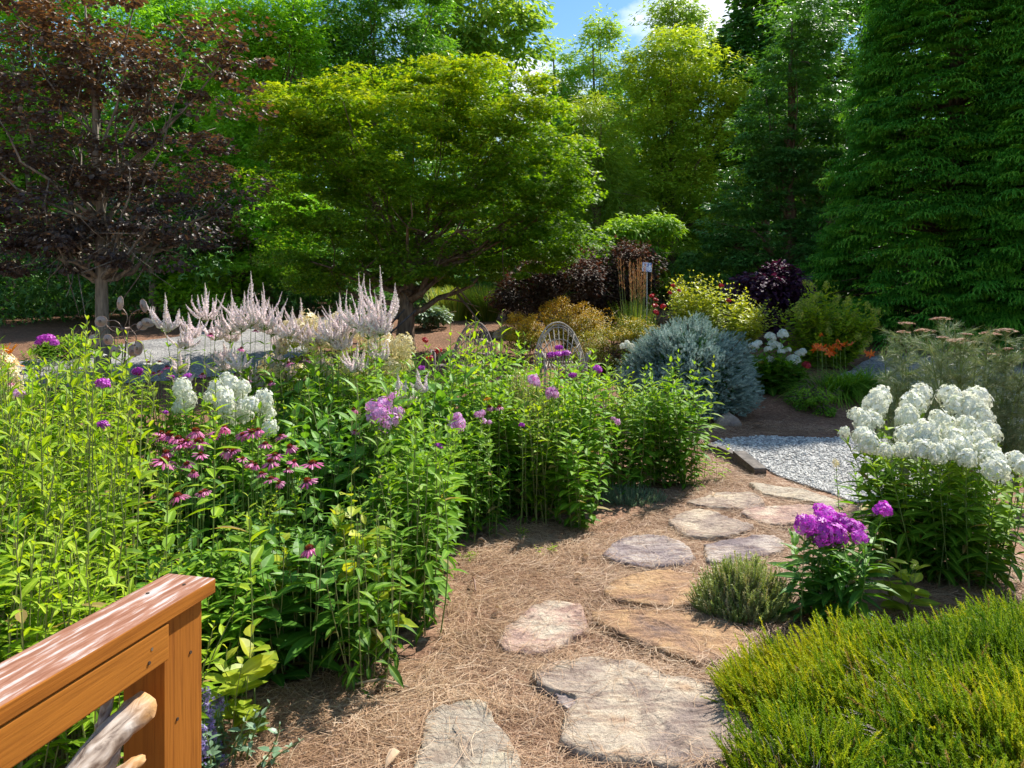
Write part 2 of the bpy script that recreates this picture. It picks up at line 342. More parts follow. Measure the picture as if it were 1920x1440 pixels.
def gravel_material(name='pale_gravel'):
    m, nt, N = nodes(name); L = nt.links.new
    t = N('ShaderNodeTexCoord'); v = N('ShaderNodeTexVoronoi'); v.inputs['Scale'].default_value = 34; n = N('ShaderNodeTexNoise'); n.inputs['Scale'].default_value = 1.3; n.inputs['Detail'].default_value = 6
    L(t.outputs['Object'], v.inputs['Vector']); L(t.outputs['Object'], n.inputs['Vector'])
    r = ramp(N, [(.22, .22, .24), (.46, .45, .44), (.66, .64, .61)], [0, .5, 1]); sp = N('ShaderNodeSeparateColor'); L(v.outputs['Color'], sp.inputs[0]); L(sp.outputs[0], r.inputs['Fac'])
    r2 = ramp(N, [(.62, .60, .58), (.92, .90, .86)], [.35, .62]); L(n.outputs['Fac'], r2.inputs['Fac'])
    r3 = ramp(N, [(1, 1, 1), (.35, .35, .36)], [.25, .75]); L(v.outputs['Distance'], r3.inputs['Fac'])
    a = N('ShaderNodeMixRGB', blend_type='MULTIPLY'); a.inputs['Fac'].default_value = 1; L(r.outputs[0], a.inputs['Color1']); L(r2.outputs[0], a.inputs['Color2'])
    b = N('ShaderNodeMixRGB', blend_type='MULTIPLY'); b.inputs['Fac'].default_value = .8; L(a.outputs[0], b.inputs['Color1']); L(r3.outputs[0], b.inputs['Color2'])
    p = N('ShaderNodeBsdfPrincipled'); p.inputs['Roughness'].default_value = .85; bp = N('ShaderNodeBump', invert=True); bp.inputs['Strength'].default_value = 1; bp.inputs['Distance'].default_value = .012
    L(v.outputs['Distance'], bp.inputs['Height']); L(bp.outputs[0], p.inputs['Normal']); L(b.outputs[0], p.inputs['Base Color']); o = N('ShaderNodeOutputMaterial'); L(p.outputs[0], o.inputs[0])
    return m
def build_ground():
    ys = np.concatenate([np.linspace(-30, 0, 8)[:-1], np.arange(0, 12, .12), np.arange(12, 30, .5), np.geomspace(30, 600, 22)])
    xs = np.concatenate([-np.geomspace(600, 9, 22), np.arange(-8.8, 8.9, .16), np.geomspace(9, 600, 22)])
    X, Y = np.meshgrid(xs, ys); Z = gz(X, Y)
    near = (np.abs(X) < 8.8) & (Y > .1) & (Y < 12)
    rng = np.random.default_rng(5); Z = Z + near * rng.normal(0, .006, X.shape)
    V = np.stack([X, Y, Z], -1).reshape(-1, 3); w = len(xs); i = np.arange(len(ys) - 1)[:, None] * w + np.arange(w - 1)[None]
    i = i.ravel(); T = np.concatenate([np.stack([i, i + 1, i + w + 1], -1), np.stack([i, i + w + 1, i + w], -1)])
    tag(Acc().raw(V, T).obj('ground', ground_material(), smooth=True), kind='structure')
build_ground()
GRAVEL = gravel_material()
def inside(poly, P):
    x, y = P[:, 0], P[:, 1]; r = np.zeros(len(P), bool); n = len(poly)
    for i in range(n):
        x1, y1 = poly[i]; x2, y2 = poly[(i + 1) % n]
        c = ((y1 > y) != (y2 > y)) & (x < (x2 - x1) * (y - y1) / (y2 - y1 + 1e-12) + x1); r ^= c
    return r
def densify(poly, step, rng, wob):
    out = []
    for i in range(len(poly)):
        a = np.array(poly[i]); b = np.array(poly[(i + 1) % len(poly)]); k = max(1, int(np.linalg.norm(b - a) / step))
        for j in range(k): out.append(a + (b - a) * j / k + rng.normal(0, wob, 2))
    return np.array(out)
from mathutils.geometry import delaunay_2d_cdt
def sheet(name, poly, lift, mat, step=.3, seed=1):
    rng = np.random.default_rng(seed); e = densify(poly, step, rng, step * .10)
    lo, hi = e.min(0), e.max(0); st = max(step, .3)
    g = np.stack(np.meshgrid(np.arange(lo[0], hi[0], st), np.arange(lo[1], hi[1], st)), -1).reshape(-1, 2); g = g[inside(e, g)]
    pts = [Vector(p) for p in np.concatenate([e, g])]; n = len(e)
    r = delaunay_2d_cdt(pts, [(i, (i + 1) % n) for i in range(n)], [list(range(n))], 1, 1e-5)
    V = np.array([tuple(v) for v in r[0]]); T = np.array([f for f in r[2] if len(f) == 3])
    Z = gz(V[:, 0], V[:, 1]) + lift
    return tag(Acc().raw(np.column_stack([V, Z]), T).obj(name, mat, smooth=True), kind='structure'), e
def pxpoly(l): return [gp(*p)[:2] for p in l]
near_gravel = pxpoly([(1322, 838), (1352, 823), (1420, 821), (1530, 823), (1640, 822), (1760, 800), (1800, 745), (1640, 720), (1560, 712), (1600, 690), (1640, 668), (1800, 652), (1960, 648), (2300, 690), (2300, 760), (2050, 800), (1900, 900), (1800, 960), (1600, 945), (1520, 915), (1448, 893), (1400, 866), (1340, 848)])
path1, e1 = sheet('gravel_path', near_gravel, .014, GRAVEL, .25, 2)
far_gravel = pxpoly([(-420, 790), (-200, 735), (0, 683), (130, 668), (180, 654), (350, 630), (480, 606), (620, 594), (745, 584), (800, 585), (800, 592), (700, 604), (640, 625), (560, 668), (420, 705), (200, 722), (0, 735), (-420, 900)])
path2, e2 = sheet('gravel_drive', far_gravel, .014, GRAVEL, .4, 3)
def pebbles():
    rng = np.random.default_rng(11); n = 30000
    lo, hi = e1.min(0), e1.max(0); P = rng.uniform(lo, [min(hi[0], 7), min(hi[1], 11.5)], (n * 4, 2)); P = P[inside(e1, P)]
    w = np.exp(-np.maximum(0, P[:, 1] - 6) / 2.5); P = P[rng.random(len(P)) < w][:n]
    t = (1 + 5 ** .5) / 2; V = np.array([(-1, t, 0), (1, t, 0), (-1, -t, 0), (1, -t, 0), (0, -1, t), (0, 1, t), (0, -1, -t), (0, 1, -t), (t, 0, -1), (t, 0, 1), (-t, 0, -1), (-t, 0, 1)]) / 1.9
    T = np.array([(0, 11, 5), (0, 5, 1), (0, 1, 7), (0, 7, 10), (0, 10, 11), (1, 5, 9), (5, 11, 4), (11, 10, 2), (10, 7, 6), (7, 1, 8), (3, 9, 4), (3, 4, 2), (3, 2, 6), (3, 6, 8), (3, 8, 9), (4, 9, 5), (2, 4, 11), (6, 2, 10), (8, 6, 7), (9, 8, 1)])
    a = Acc()
    for k in range(5):
        q = P[k::5]; Vk = V * rng.uniform(.6, 1.2, (12, 3)) * [1.1, .8, .6]
        d = nrm(np.column_stack([rng.normal(size=(len(q), 2)), np.zeros(len(q))])); nn = nrm(rng.normal(0, .3, (len(q), 3)) + [0, 0, 1])
        a.add((Vk, T, np.ones(12)), np.column_stack([q, gz(q[:, 0], q[:, 1]) + .018]), d, nn, rng.uniform(.008, .019, len(q)), rng.random(len(q)))
    mt = leafmat('gravel_stone', [(.26, .25, .24), (.52, .50, .46), (.74, .71, .65)], trans=0, rib=0, rough=.8, spec=.3, vary=0)
    tag(a.obj('gravel', mt), 'loose pale grey gravel stones on the curved path', 'gravel', kind='stuff')
pebbles()

# ------------------------------------------------------------------ stepping stones
def stone_material(name, cols, pos=(.30, .45, .58, .72)):
    m, nt, N = nodes(name); L = nt.links.new
    t = N('ShaderNodeTexCoord'); oi = N('ShaderNodeObjectInfo'); ml = N('ShaderNodeMath', operation='MULTIPLY'); ml.inputs[1].default_value = 37; L(oi.outputs['Random'], ml.inputs[0])
    va = N('ShaderNodeVectorMath', operation='ADD'); L(t.outputs['Object'], va.inputs[0]); L(ml.outputs[0], va.inputs[1])
    a = N('ShaderNodeTexNoise'); a.inputs['Scale'].default_value = 3.0; a.inputs['Detail'].default_value = 10; a.inputs['Roughness'].default_value = .62; a.inputs['Distortion'].default_value = .6
    b = N('ShaderNodeTexNoise'); b.inputs['Scale'].default_value = 45; b.inputs['Detail'].default_value = 8; b.inputs['Roughness'].default_value = .7
    mp = N('ShaderNodeMapping'); mp.inputs['Scale'].default_value = (4, 18, 4); mp.inputs['Rotation'].default_value = (0, 0, .35); c = N('ShaderNodeTexNoise'); c.inputs['Scale'].default_value = 1.2; c.inputs['Detail'].default_value = 7; c.inputs['Distortion'].default_value = 1.2
    for q in (a, b): L(va.outputs[0], q.inputs['Vector'])
    L(va.outputs[0], mp.inputs['Vector']); L(mp.outputs[0], c.inputs['Vector'])
    r = ramp(N, cols, list(pos)); L(a.outputs['Fac'], r.inputs['Fac'])
    r2 = ramp(N, [(.50, .47, .47), (1, 1, 1), (1.25, 1.22, 1.18)], [.30, .5, .68]); L(b.outputs['Fac'], r2.inputs['Fac'])
    r3 = ramp(N, [(.55, .48, .48), (1, 1, 1)], [.40, .52]); L(c.outputs['Fac'], r3.inputs['Fac'])
    x = N('ShaderNodeMixRGB', blend_type='MULTIPLY'); x.inputs['Fac'].default_value = .8; L(r.outputs[0], x.inputs['Color1']); L(r2.outputs[0], x.inputs['Color2'])
    y = N('ShaderNodeMixRGB', blend_type='MULTIPLY'); y.inputs['Fac'].default_value = .7; L(x.outputs[0], y.inputs['Color1']); L(r3.outputs[0], y.inputs['Color2'])
    p = N('ShaderNodeBsdfPrincipled'); p.inputs['Roughness'].default_value = .8; p.inputs['Specular IOR Level'].default_value = .3
    ad = N('ShaderNodeMath', operation='MULTIPLY_ADD'); ad.inputs[1].default_value = .5; L(c.outputs['Fac'], ad.inputs[0]); L(b.outputs['Fac'], ad.inputs[2])
    bp = N('ShaderNodeBump'); bp.inputs['Strength'].default_value = .9; bp.inputs['Distance'].default_value = .018; L(ad.outputs[0], bp.inputs['Height']); L(bp.outputs[0], p.inputs['Normal'])
    o = N('ShaderNodeOutputMaterial'); L(y.outputs[0], p.inputs['Base Color']); L(p.outputs[0], o.inputs[0]); return m
ST = dict(
    tan=stone_material('tan_sandstone', [(.20, .15, .14), (.36, .28, .22), (.52, .43, .32), (.46, .30, .18)]),
    cream=stone_material('cream_sandstone', [(.34, .26, .19), (.42, .36, .28), (.50, .43, .31), (.44, .33, .20)]),
    orange=stone_material('orange_sandstone', [(.16, .11, .10), (.34, .20, .11), (.44, .27, .13), (.44, .33, .23)]),
    purple=stone_material('purple_grey_sandstone', [(.13, .10, .11), (.24, .19, .19), (.44, .37, .32), (.60, .53, .44)]),
    pink=stone_material('pink_sandstone', [(.22, .15, .14), (.44, .29, .23), (.54, .45, .34), (.60, .54, .45)]))
def stone(pxs, mat, label, top=.026, thick=.09, seed=0, name='stepping_stone', cat='stepping stone', group='flat stepping stones through the pine straw', c=None):
    rng = np.random.default_rng(900 + seed); P = np.array([gp(*p)[:2] for p in pxs]); e = densify(P, .035, rng, .0035)
    k = len(e); e = (np.roll(e, 1, 0) + 2 * e + np.roll(e, -1, 0)) / 4
    cen = np.array(gp(*c)[:2]) if c else e.mean(0)
    th = np.arange(k); zn = lambda q, s: s * (np.sin(q[:, 0] * 9 + seed) * np.cos(q[:, 1] * 7 - seed * 2) + .5 * np.sin(q[:, 0] * 23 + q[:, 1] * 17))
    rings = [(1.015, -thick), (1.02, -.02), (1.008, top - .016), (.985, top - .003), (.93, top), (.8, top), (.62, top), (.42, top), (.2, top)]
    a = Acc(); V = []; g0 = float(gz(*cen))
    for i, (s, z) in enumerate(rings):
        q = cen + (e - cen) * s
        if i in (1, 2, 3): q = q + rng.normal(0, .006, q.shape)
        zz = np.full(k, z) + (zn(q, .004) if i > 1 else 0) + (rng.normal(0, .0032, k) if i > 1 else 0)
        V.append(np.column_stack([q - cen, zz + (gz(q[:, 0], q[:, 1]) - g0)]))
    V.append(np.array([[0, 0, top]])); V = np.concatenate(V); T = []
    j = np.arange(k); j2 = (j + 1) % k
    for i in range(len(rings) - 1):
        A = i * k; B = A + k; T += [np.stack([A + j, A + j2, B + j2], -1), np.stack([A + j, B + j2, B + j], -1)]
    A = (len(rings) - 1) * k; T.append(np.stack([A + j, A + j2, np.full(k, len(V) - 1)], -1))
    o = a.raw(V, np.concatenate(T)).obj(name, ST[mat], smooth=True, loc=(float(cen[0]), float(cen[1]), g0))
    STONES.append(e); return tag(o, label, cat, group)
STONES = []
stone([(797, 1345), (840, 1327), (900, 1318), (917, 1337), (927, 1363), (947, 1390), (967, 1407), (977, 1427), (976, 1470), (940, 1520), (800, 1530), (770, 1460), (790, 1390)], 'cream', 'pale cream flat stone cut off by the bottom edge, nearest the railing', seed=1)
stone([(995, 1272), (1023, 1257), (1103, 1242), (1160, 1250), (1220, 1260), (1247, 1277), (1280, 1282), (1330, 1288), (1367, 1300), (1410, 1340), (1410, 1420), (1370, 1450), (1290, 1460), (1180, 1442), (1125, 1437), (1060, 1415), (1047, 1400), (1053, 1373), (1068, 1345), (1090, 1322), (1060, 1312), (1023, 1306), (1003, 1290)], 'tan', 'largest stepping stone, notched on its left side, beside the heath', top=.036, seed=2, c=(1200, 1335))
stone([(1033, 1300), (1100, 1305), (1098, 1330), (1075, 1350), (1052, 1338)], 'purple', 'small purple-grey stone in the notch of the largest stepping stone', top=.02, seed=3)
stone([(1020, 1132), (1055, 1134), (1090, 1138), (1093, 1160), (1105, 1187), (1087, 1200), (1040, 1223), (1000, 1237), (950, 1230), (930, 1213), (940, 1193), (967, 1167), (993, 1147)], 'pink', 'pinkish cream stepping stone left of the path line, half sunk in straw', seed=4)
stone([(1108, 1160), (1140, 1155), (1240, 1154), (1310, 1160), (1360, 1173), (1390, 1193), (1417, 1223), (1407, 1243), (1373, 1257), (1330, 1257), (1280, 1250), (1207, 1225), (1160, 1199), (1117, 1177)], 'orange', 'orange brown stepping stone with plant shadow across its right half', top=.036, seed=5)
stone([(1127, 1115), (1152, 1095), (1195, 1083), (1242, 1076), (1267, 1082), (1315, 1088), (1335, 1109), (1330, 1130), (1302, 1142), (1254, 1147), (1183, 1138), (1137, 1128)], 'orange', 'orange veined stepping stone left of the small sage bush', top=.032, seed=6)
stone([(1127, 1047), (1148, 1026), (1169, 1013), (1217, 1007), (1246, 1011), (1283, 1026), (1302, 1045), (1298, 1059), (1246, 1072), (1200, 1070), (1152, 1061)], 'purple', 'oval stepping stone with a dark purple patch, second left from the gravel', top=.03, seed=7)
stone([(1251, 984), (1277, 967), (1308, 961), (1329, 962), (1367, 978), (1417, 992), (1392, 1005), (1350, 1015), (1287, 1012), (1265, 997)], 'tan', 'kite shaped pale stepping stone in the middle of the path', top=.03, seed=8)
stone([(1318, 1030), (1350, 1022), (1412, 1011), (1450, 1009), (1473, 1022), (1467, 1042), (1392, 1061), (1329, 1063)], 'purple', 'grey streaked stepping stone just behind the small sage bush', top=.032, seed=9)
stone([(1283, 947), (1346, 928), (1412, 928), (1429, 938), (1437, 951), (1406, 960), (1350, 958), (1308, 953)], 'tan', 'long stepping stone with a purple stain, far left by the leafy bed', top=.026, seed=10)
stone([(1385, 965), (1412, 957), (1496, 950), (1555, 957), (1560, 980), (1500, 990), (1430, 987)], 'pink', 'pinkish stepping stone beneath the purple phlox flowers', top=.026, seed=11)
stone([(1402, 909), (1425, 911), (1496, 920), (1535, 931), (1592, 950), (1560, 957), (1500, 942), (1430, 932)], 'cream', 'narrow tan stepping stone edging the gravel path', top=.026, seed=12)

# pine straw needles
def straw():
    rng = np.random.default_rng(21)
    area = pxpoly([(-300, 1500), (380, 1500), (430, 1330), (600, 1280), (820, 1240), (870, 990), (1120, 985), (1260, 940), (1330, 890), (1300, 800), (1420, 790), (1530, 800), (1620, 815), (1420, 824), (1330, 830), (1440, 893), (1600, 950), (1750, 1000), (1950, 1060), (1950, 1180), (1500, 1160), (1400, 1280), (1430, 1500)])
    area = np.array(area); lo, hi = area.min(0), area.max(0); P = rng.uniform(lo, hi, (620000, 2)); P = P[inside(area, P)]
    P = P[rng.random(len(P)) < np.clip((3.4 / P[:, 1]) ** 1.5, 0, 1) * np.clip(.72 + .45 * np.sin(P[:, 0] * 6 + 3 * np.sin(P[:, 1] * 4)) * np.sin(P[:, 1] * 7 + P[:, 0] * 2), .25, 1)][:110000]
    on = np.zeros(len(P), bool)
    for s in STONES: on |= inside(s, P)
    core = np.zeros(len(P), bool)
    for s in STONES: core |= inside(s.mean(0) + (s - s.mean(0)) * .90, P)
    keep = ~on | (rng.random(len(P)) < .02) | (on & ~core & (rng.random(len(P)) < .38)); P = P[keep]; on = on[keep]
    P = P[~inside(e1, P) | (rng.random(len(P)) < .03)]; on = np.zeros(len(P), bool)
    for s in STONES: on |= inside(s, P)
    print('needles', len(P))
    a = Acc(); n = len(P); fld = np.sin(P[:, 0] * 3.1 + 1) + np.cos(P[:, 1] * 2.3) + np.sin(P[:, 0] * 7 + P[:, 1] * 5) * .7
    ang = fld * 1.2 + rng.normal(0, .9, n)
    for k in range(4):
        i = np.arange(k, n, 4); bend = (.16, -.2, .35, -.06)[k]; t = np.linspace(-.5, .5, 4); V = []
        for u in t: V += [(bend * (u * u) * 2 - .006, u, .05 * (.25 - u * u)), (bend * (u * u) * 2 + .006, u, .05 * (.25 - u * u))]
        T = []
        for j in range(3): T += [(2 * j, 2 * j + 1, 2 * j + 3), (2 * j, 2 * j + 3, 2 * j + 2)]
        d = np.stack([np.cos(ang[i]), np.sin(ang[i]), rng.normal(0, .16, len(i))], -1)
        z = gz(P[i, 0], P[i, 1]) + np.where(on[i], .043, rng.uniform(.004, .03, len(i)))
        d[on[i], 2] = 0
        a.add((np.array(V, float), np.array(T), np.ones(8)), np.column_stack([P[i], z]), d, nrm(rng.normal(0, .35, (len(i), 3)) + [0, 0, 1]), rng.uniform(.06, .17, len(i)), np.clip(rng.normal(.5, .24, len(i)) + .16 * np.sin(P[i, 0] * 4 + 2 * np.sin(P[i, 1] * 3)) * np.cos(P[i, 1] * 5 + P[i, 0]), 0, 1))
    tag(a.obj('pine_straw', M['straw']), 'dry brown pine needles covering the bed around the stones', 'pine straw', kind='stuff')
straw()

# ------------------------------------------------------------------ trees
def crown_clumps(ells, n, rng, shell=.7):
    vol = np.array([e[3] * e[4] * e[5] for e in ells]) ** .75; pr = vol / vol.sum(); C = []
    E = [(np.array(e[:3]), np.array(e[3:6])) for e in ells]
    while len(C) < n:
        k = rng.choice(len(E), p=pr); c, r = E[k]; u = sphere_pts(1, rng)[0]
        q = rng.uniform(.82, 1.0) if rng.random() < shell else rng.uniform(.2, .8)
        p = c + u * r * q
        if q > .8 and any((((p - c2) / r2) ** 2).sum() < .55 for j, (c2, r2) in enumerate(E) if j != k) and rng.random() < .8: continue
        C.append((p, nrm(u / r)))
    return np.array([c[0] for c in C]), np.array([c[1] for c in C])
def tree(name, label, cat, D, bpx, ells, n, cr, per, tm, size, mat, trunk=.15, flat=.6, dk=.8, seed=0, barkm='bark_brown', group=None, tone0=.35, shell=.7, tip=.45, up=1.0, limbs=26, top=None, lean=0.0, low=.3, fork=None):
    rng = np.random.default_rng(seed); base = gd(bpx, D)
    W = []
    for e in ells:
        c = at(e[0], e[1], D) - base; rx, rz = e[2] / F * D, e[3] / F * D; ry = (e[4] if len(e) > 4 else max(rx * dk, .6)); c[1] += (e[5] if len(e) > 5 else 0)
        W.append((*c, rx, ry, rz))
    C, O = crown_clumps(W, n, rng, shell); zmin, zmax = C[:, 2].min(), C[:, 2].max()
    th = thing(name, label, cat, base, group)
    # trunk
    ht = top if top else zmax * .9; tt = np.linspace(0, 1, 12); cx, cyy = (C[:, 0].mean(), C[:, 1].mean())
    tp = np.stack([cx * tt ** 1.6 * .8 + lean * np.sin(tt * 3) + rng.normal(0, trunk * .12, 12), cyy * tt ** 1.6 * .8 + rng.normal(0, trunk * .12, 12), ht * tt], -1); tp[0] = (0, 0, -.1)
    tr = trunk * (1 - .88 * tt) + np.where(tt < .05, trunk * .3, 0)
    a = Acc(); a.tube(tp, tr, 10); a.obj('trunk', M[barkm], th, smooth=True)
    b = Acc(); order = rng.permutation(n)[:limbs]
    for i in order:
        c = C[i]; h0 = np.clip(c[2] * rng.uniform(.35, .7), low * zmin if zmin > 0 else .3, ht * .92); u = h0 / ht
        s = np.array([np.interp(u, tt, tp[:, k]) for k in range(3)]); q = np.linspace(0, 1, 7)[:, None]
        mid = s + (c - s) * [.6, .6, .35]
        P = (1 - q) ** 2 * s + 2 * q * (1 - q) * mid + q * q * c; P[1:-1] += rng.normal(0, .05, P[1:-1].shape)
        r0 = np.interp(u, tt, tr) * rng.uniform(.35, .6); b.tube(P, np.linspace(r0, .008, 7), 5)
        for _ in range(3):
            k = rng.integers(2, 6); e = P[k] + rng.normal(0, cr * 1.2, 3); b.tube([P[k], (P[k] + e) / 2 + rng.normal(0, .05, 3), e], [r0 * .35, r0 * .2, .004], 4)
    b.obj('branches', M[barkm], th, smooth=True)
    # leaves
    f = Acc(); R_ = cr * rng.uniform(.45, 1.6, n)
    idx = np.repeat(np.arange(n), rng.poisson(per, n)); m = len(idx)
    u = sphere_pts(m, rng); q = rng.uniform(.25, 1, m) ** .45
    off = u * q[:, None] * R_[idx][:, None]; off[:, 2] *= flat; off[:, 2] -= .12 * np.hypot(off[:, 0], off[:, 1])
    pos = C[idx] + off
    hd = nrm(off * [1, 1, .3] + O[idx] * cr * .5 + rng.normal(0, cr * .35, (m, 3))); hd[:, 2] = hd[:, 2] * .5 - rng.uniform(0, .5, m)
    nn = nrm(np.array([0, 0, up]) + u * .55 + rng.normal(0, .45, (m, 3)))
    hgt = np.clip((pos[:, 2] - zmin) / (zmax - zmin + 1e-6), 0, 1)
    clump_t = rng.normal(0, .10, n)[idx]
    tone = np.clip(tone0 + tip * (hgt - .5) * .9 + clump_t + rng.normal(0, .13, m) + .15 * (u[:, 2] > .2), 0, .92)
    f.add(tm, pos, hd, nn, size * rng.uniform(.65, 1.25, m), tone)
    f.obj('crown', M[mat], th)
    return th
# copper beech pair
tree('copper_beech', 'large copper beech with dark purple leaves and a grey trunk behind the wind spinner', 'tree', 12.0, 190,
     [(190, 100, 210, 190), (70, 300, 190, 170), (330, 170, 150, 110), (330, 340, 140, 110), (180, 400, 200, 85), (420, 90, 80, 60), (390, 330, 80, 60), (40, 120, 170, 150), (10, 440, 150, 70), (250, 450, 150, 55), (90, 470, 130, 45)],
     250, .34, 88, OVAL, .085, 'beech', trunk=.115, flat=.36, dk=.75, seed=31, barkm='bark_grey', tone0=.28, tip=.75, limbs=34, shell=.6, up=.9, low=.9, lean=.05)
tree('copper_beech', 'second copper beech farther back, thin trunk right of the spinner', 'tree', 19.0, 288,
     [(290, 380, 130, 90), (180, 420, 110, 70), (400, 430, 70, 60), (60, 460, 100, 50)], 70, .5, 90, OVAL, .095, 'beech', trunk=.11, flat=.4, seed=32, barkm='bark_grey', tone0=.2, tip=.3, limbs=14, low=.9)
# japanese maple
tree('japanese_maple', 'broad dome-shaped japanese maple with yellow-green leaves above the mulch bed', 'tree', 14.8, 757,
     [(800, 260, 240, 130), (620, 235, 140, 95), (560, 330, 100, 90), (950, 290, 150, 130), (1010, 420, 95, 75), (800, 390, 250, 80), (650, 450, 150, 55), (600, 500, 110, 35), (720, 500, 120, 30), (860, 505, 150, 28), (900, 195, 150, 80), (530, 205, 60, 50),
      (930, 480, 120, 42), (770, 498, 55, 30, .6, -.9), (1050, 330, 55, 60), (690, 170, 60, 40), (1080, 450, 35, 40), (820, 140, 60, 30)],
     640, .37, 160, STAR, .078, 'maple', trunk=.20, flat=.36, dk=.58, seed=33, barkm='bark_brown', tone0=.36, tip=.8, limbs=44, shell=.72, top=2.4, low=.25, up=1.3)
# low forked limbs of the maple
BGT = [
    # name, label, D, bpx, ells, n, cr, per, tmpl, size, mat, kw
    ('broadleaf_tree', 'bright green leafy tree between copper beech and maple top', 22, 500, [(510, 50, 80, 110), (470, 190, 90, 130), (545, 130, 50, 110), (430, 330, 110, 90), (470, 420, 130, 100)], 170, .75, 95, STAR3, .17, 'bright', dict(tone0=.5)),
    ('sweetgum_tree', 'dense dark green rounded tree directly behind the maple top', 25, 700, [(710, 30, 125, 115), (640, 110, 75, 80), (770, 110, 70, 70), (700, 240, 140, 120)], 180, .7, 100, STAR3, .18, 'forest', dict(tone0=.42)),
    ('oak_tree', 'tall pale oak with open branches against the sky at top centre', 31, 890, [(900, 15, 95, 85), (960, 70, 42, 60), (850, 60, 60, 50), (960, -30, 60, 60), (880, 180, 90, 90)], 100, .9, 58, BROAD, .28, 'pale', dict(tone0=.45, shell=.85)),
    ('slender_tree', 'slender light green tree standing alone against blue sky', 34, 1040, [(1035, 95, 27, 55), (1040, 170, 42, 60), (1030, 290, 60, 80)], 62, .7, 62, STAR3, .2, 'pale', dict(tone0=.5)),
    ('poplar_tree', 'pointed poplar with pale leaves left of the white cloud', 34, 1120, [(1135, 60, 26, 42), (1120, 120, 46, 60), (1115, 210, 75, 90), (1100, 330, 90, 100)], 105, .8, 72, STAR3, .22, 'pale', dict(tone0=.5)),
    ('tulip_tree', 'wide yellow-green tree right of centre, largest of the sunlit woods', 26, 1260, [(1250, 120, 70, 65), (1300, 190, 85, 90), (1215, 210, 80, 90), (1190, 330, 90, 100), (1310, 330, 80, 130), (1250, 430, 110, 120), (1350, 160, 40, 60)], 280, .62, 105, STAR3, .15, 'yellowgreen', dict(tone0=.5, tip=.5)),
    ('poplar_tree', 'tall tree top behind the tulip tree, between the two clouds', 37, 1270, [(1272, 15, 48, 50), (1315, 85, 60, 40), (1280, 120, 50, 80)], 60, .85, 62, STAR3, .22, 'pale', dict(tone0=.45)),
    ('weeping_tree', 'small round-topped weeping tree with yellow tips right of maple', 24, 1115, [(1112, 215, 38, 30), (1125, 290, 55, 60), (1140, 400, 75, 90)], 90, .5, 95, NARROW, .26, 'yellowgreen', dict(tone0=.25, tip=.8, flat=1.0)),
    ('oak_tree', 'dark shaded oak whose top hides the cloud edge', 30, 1440, [(1435, 20, 48, 80), (1400, 115, 50, 50), (1455, 160, 70, 70), (1420, 260, 80, 90)], 110, .8, 88, BROAD, .26, 'dark', dict(tone0=.5)),
    ('broadleaf_tree', 'tall shaded green tree between dark oak and big cypress', 26, 1550, [(1560, 40, 100, 100), (1500, 170, 100, 100), (1610, 150, 90, 110), (1540, 290, 110, 100)], 190, .7, 100, STAR3, .18, 'forest', dict(tone0=.35)),
    ('hemlock_tree', 'tall dark tree with drooping layered boughs just left of big cypress', 19.5, 1480, [(1530, 40, 55, 70), (1500, 150, 80, 90), (1450, 260, 85, 80), (1520, 330, 100, 100), (1410, 390, 80, 80), (1575, 240, 60, 90), (1360, 490, 75, 55), (1490, 480, 130, 70)], 330, .46, 85, STAR3, .12, 'dark', dict(tone0=.5, flat=.3, dk=.6)),
    ('broadleaf_tree', 'green tree glimpsed above the copper beech at top left', 24, 60, [(40, 30, 160, 130), (230, 10, 120, 100), (-60, 260, 170, 170), (120, 300, 180, 140)], 200, .85, 90, STAR3, .2, 'bright', dict(tone0=.35)),
    ('broadleaf_tree', 'green tree glimpsed through the right side of the copper beech', 27, 360, [(350, 30, 110, 120), (400, 180, 110, 120), (330, 330, 140, 130)], 170, .85, 90, STAR3, .2, 'forest', dict(tone0=.45)),
    ('shade_tree', 'deep shaded understory tree left of maple behind the gravel drive', 20, 430, [(430, 480, 120, 60), (540, 440, 90, 80), (350, 540, 80, 40)], 110, .5, 90, STAR, .13, 'bright', dict(tone0=.45, flat=.35)),
]
for i, (nm, lb, D, bpx, el, n, cr, per, tm, size, mt, kw) in enumerate(BGT):
    tree(nm, lb, 'tree', D, bpx, el, int(n * 1.25), cr * .9, per * 1.5, tm, size * .92, mt, trunk=.2, seed=60 + i, **{**dict(flat=.6, limbs=18, dk=.85), **kw})
def trunks():
    rng = np.random.default_rng(8)
    for i, (px, D, r) in enumerate([(20, 26, .16), (75, 23, .12), (118, 28, .2), (345, 25, .14), (412, 27, .13), (505, 30, .2), (575, 26, .14), (640, 29, .18), (1010, 30, .17), (1185, 29, .12), (1243, 30, .15)]):
        b = gd(px, D); th = thing('woodland_tree', f'shaded bare trunk in the dark woods behind, {ORD[i]} from the left', 'tree', b, 'trunks standing in the dark woods')
        t = np.linspace(0, 1, 8); a = Acc(); a.tube(np.stack([rng.normal(0, .5) * t ** 2 + rng.normal(0, .03, 8), rng.normal(0, .4) * t, 7.5 * t - .1], -1), r * (1 - .7 * t), 8); a.obj('trunk', M['bark_grey'], th, smooth=True)
        c = Acc(); n = 900; u = sphere_pts(n, rng); p = u * [1.6, 1.6, 1.8] * rng.uniform(.5, 1, (n, 1)) + [0, 0, 6.6]
        c.add(STAR3, p, nrm(u + rng.normal(0, .5, (n, 3))), nrm(rng.normal(0, .5, (n, 3)) + [0, 0, 1]), rng.uniform(.14, .26, n), rng.random(n)); c.obj('crown', M['forest'], th)
trunks()
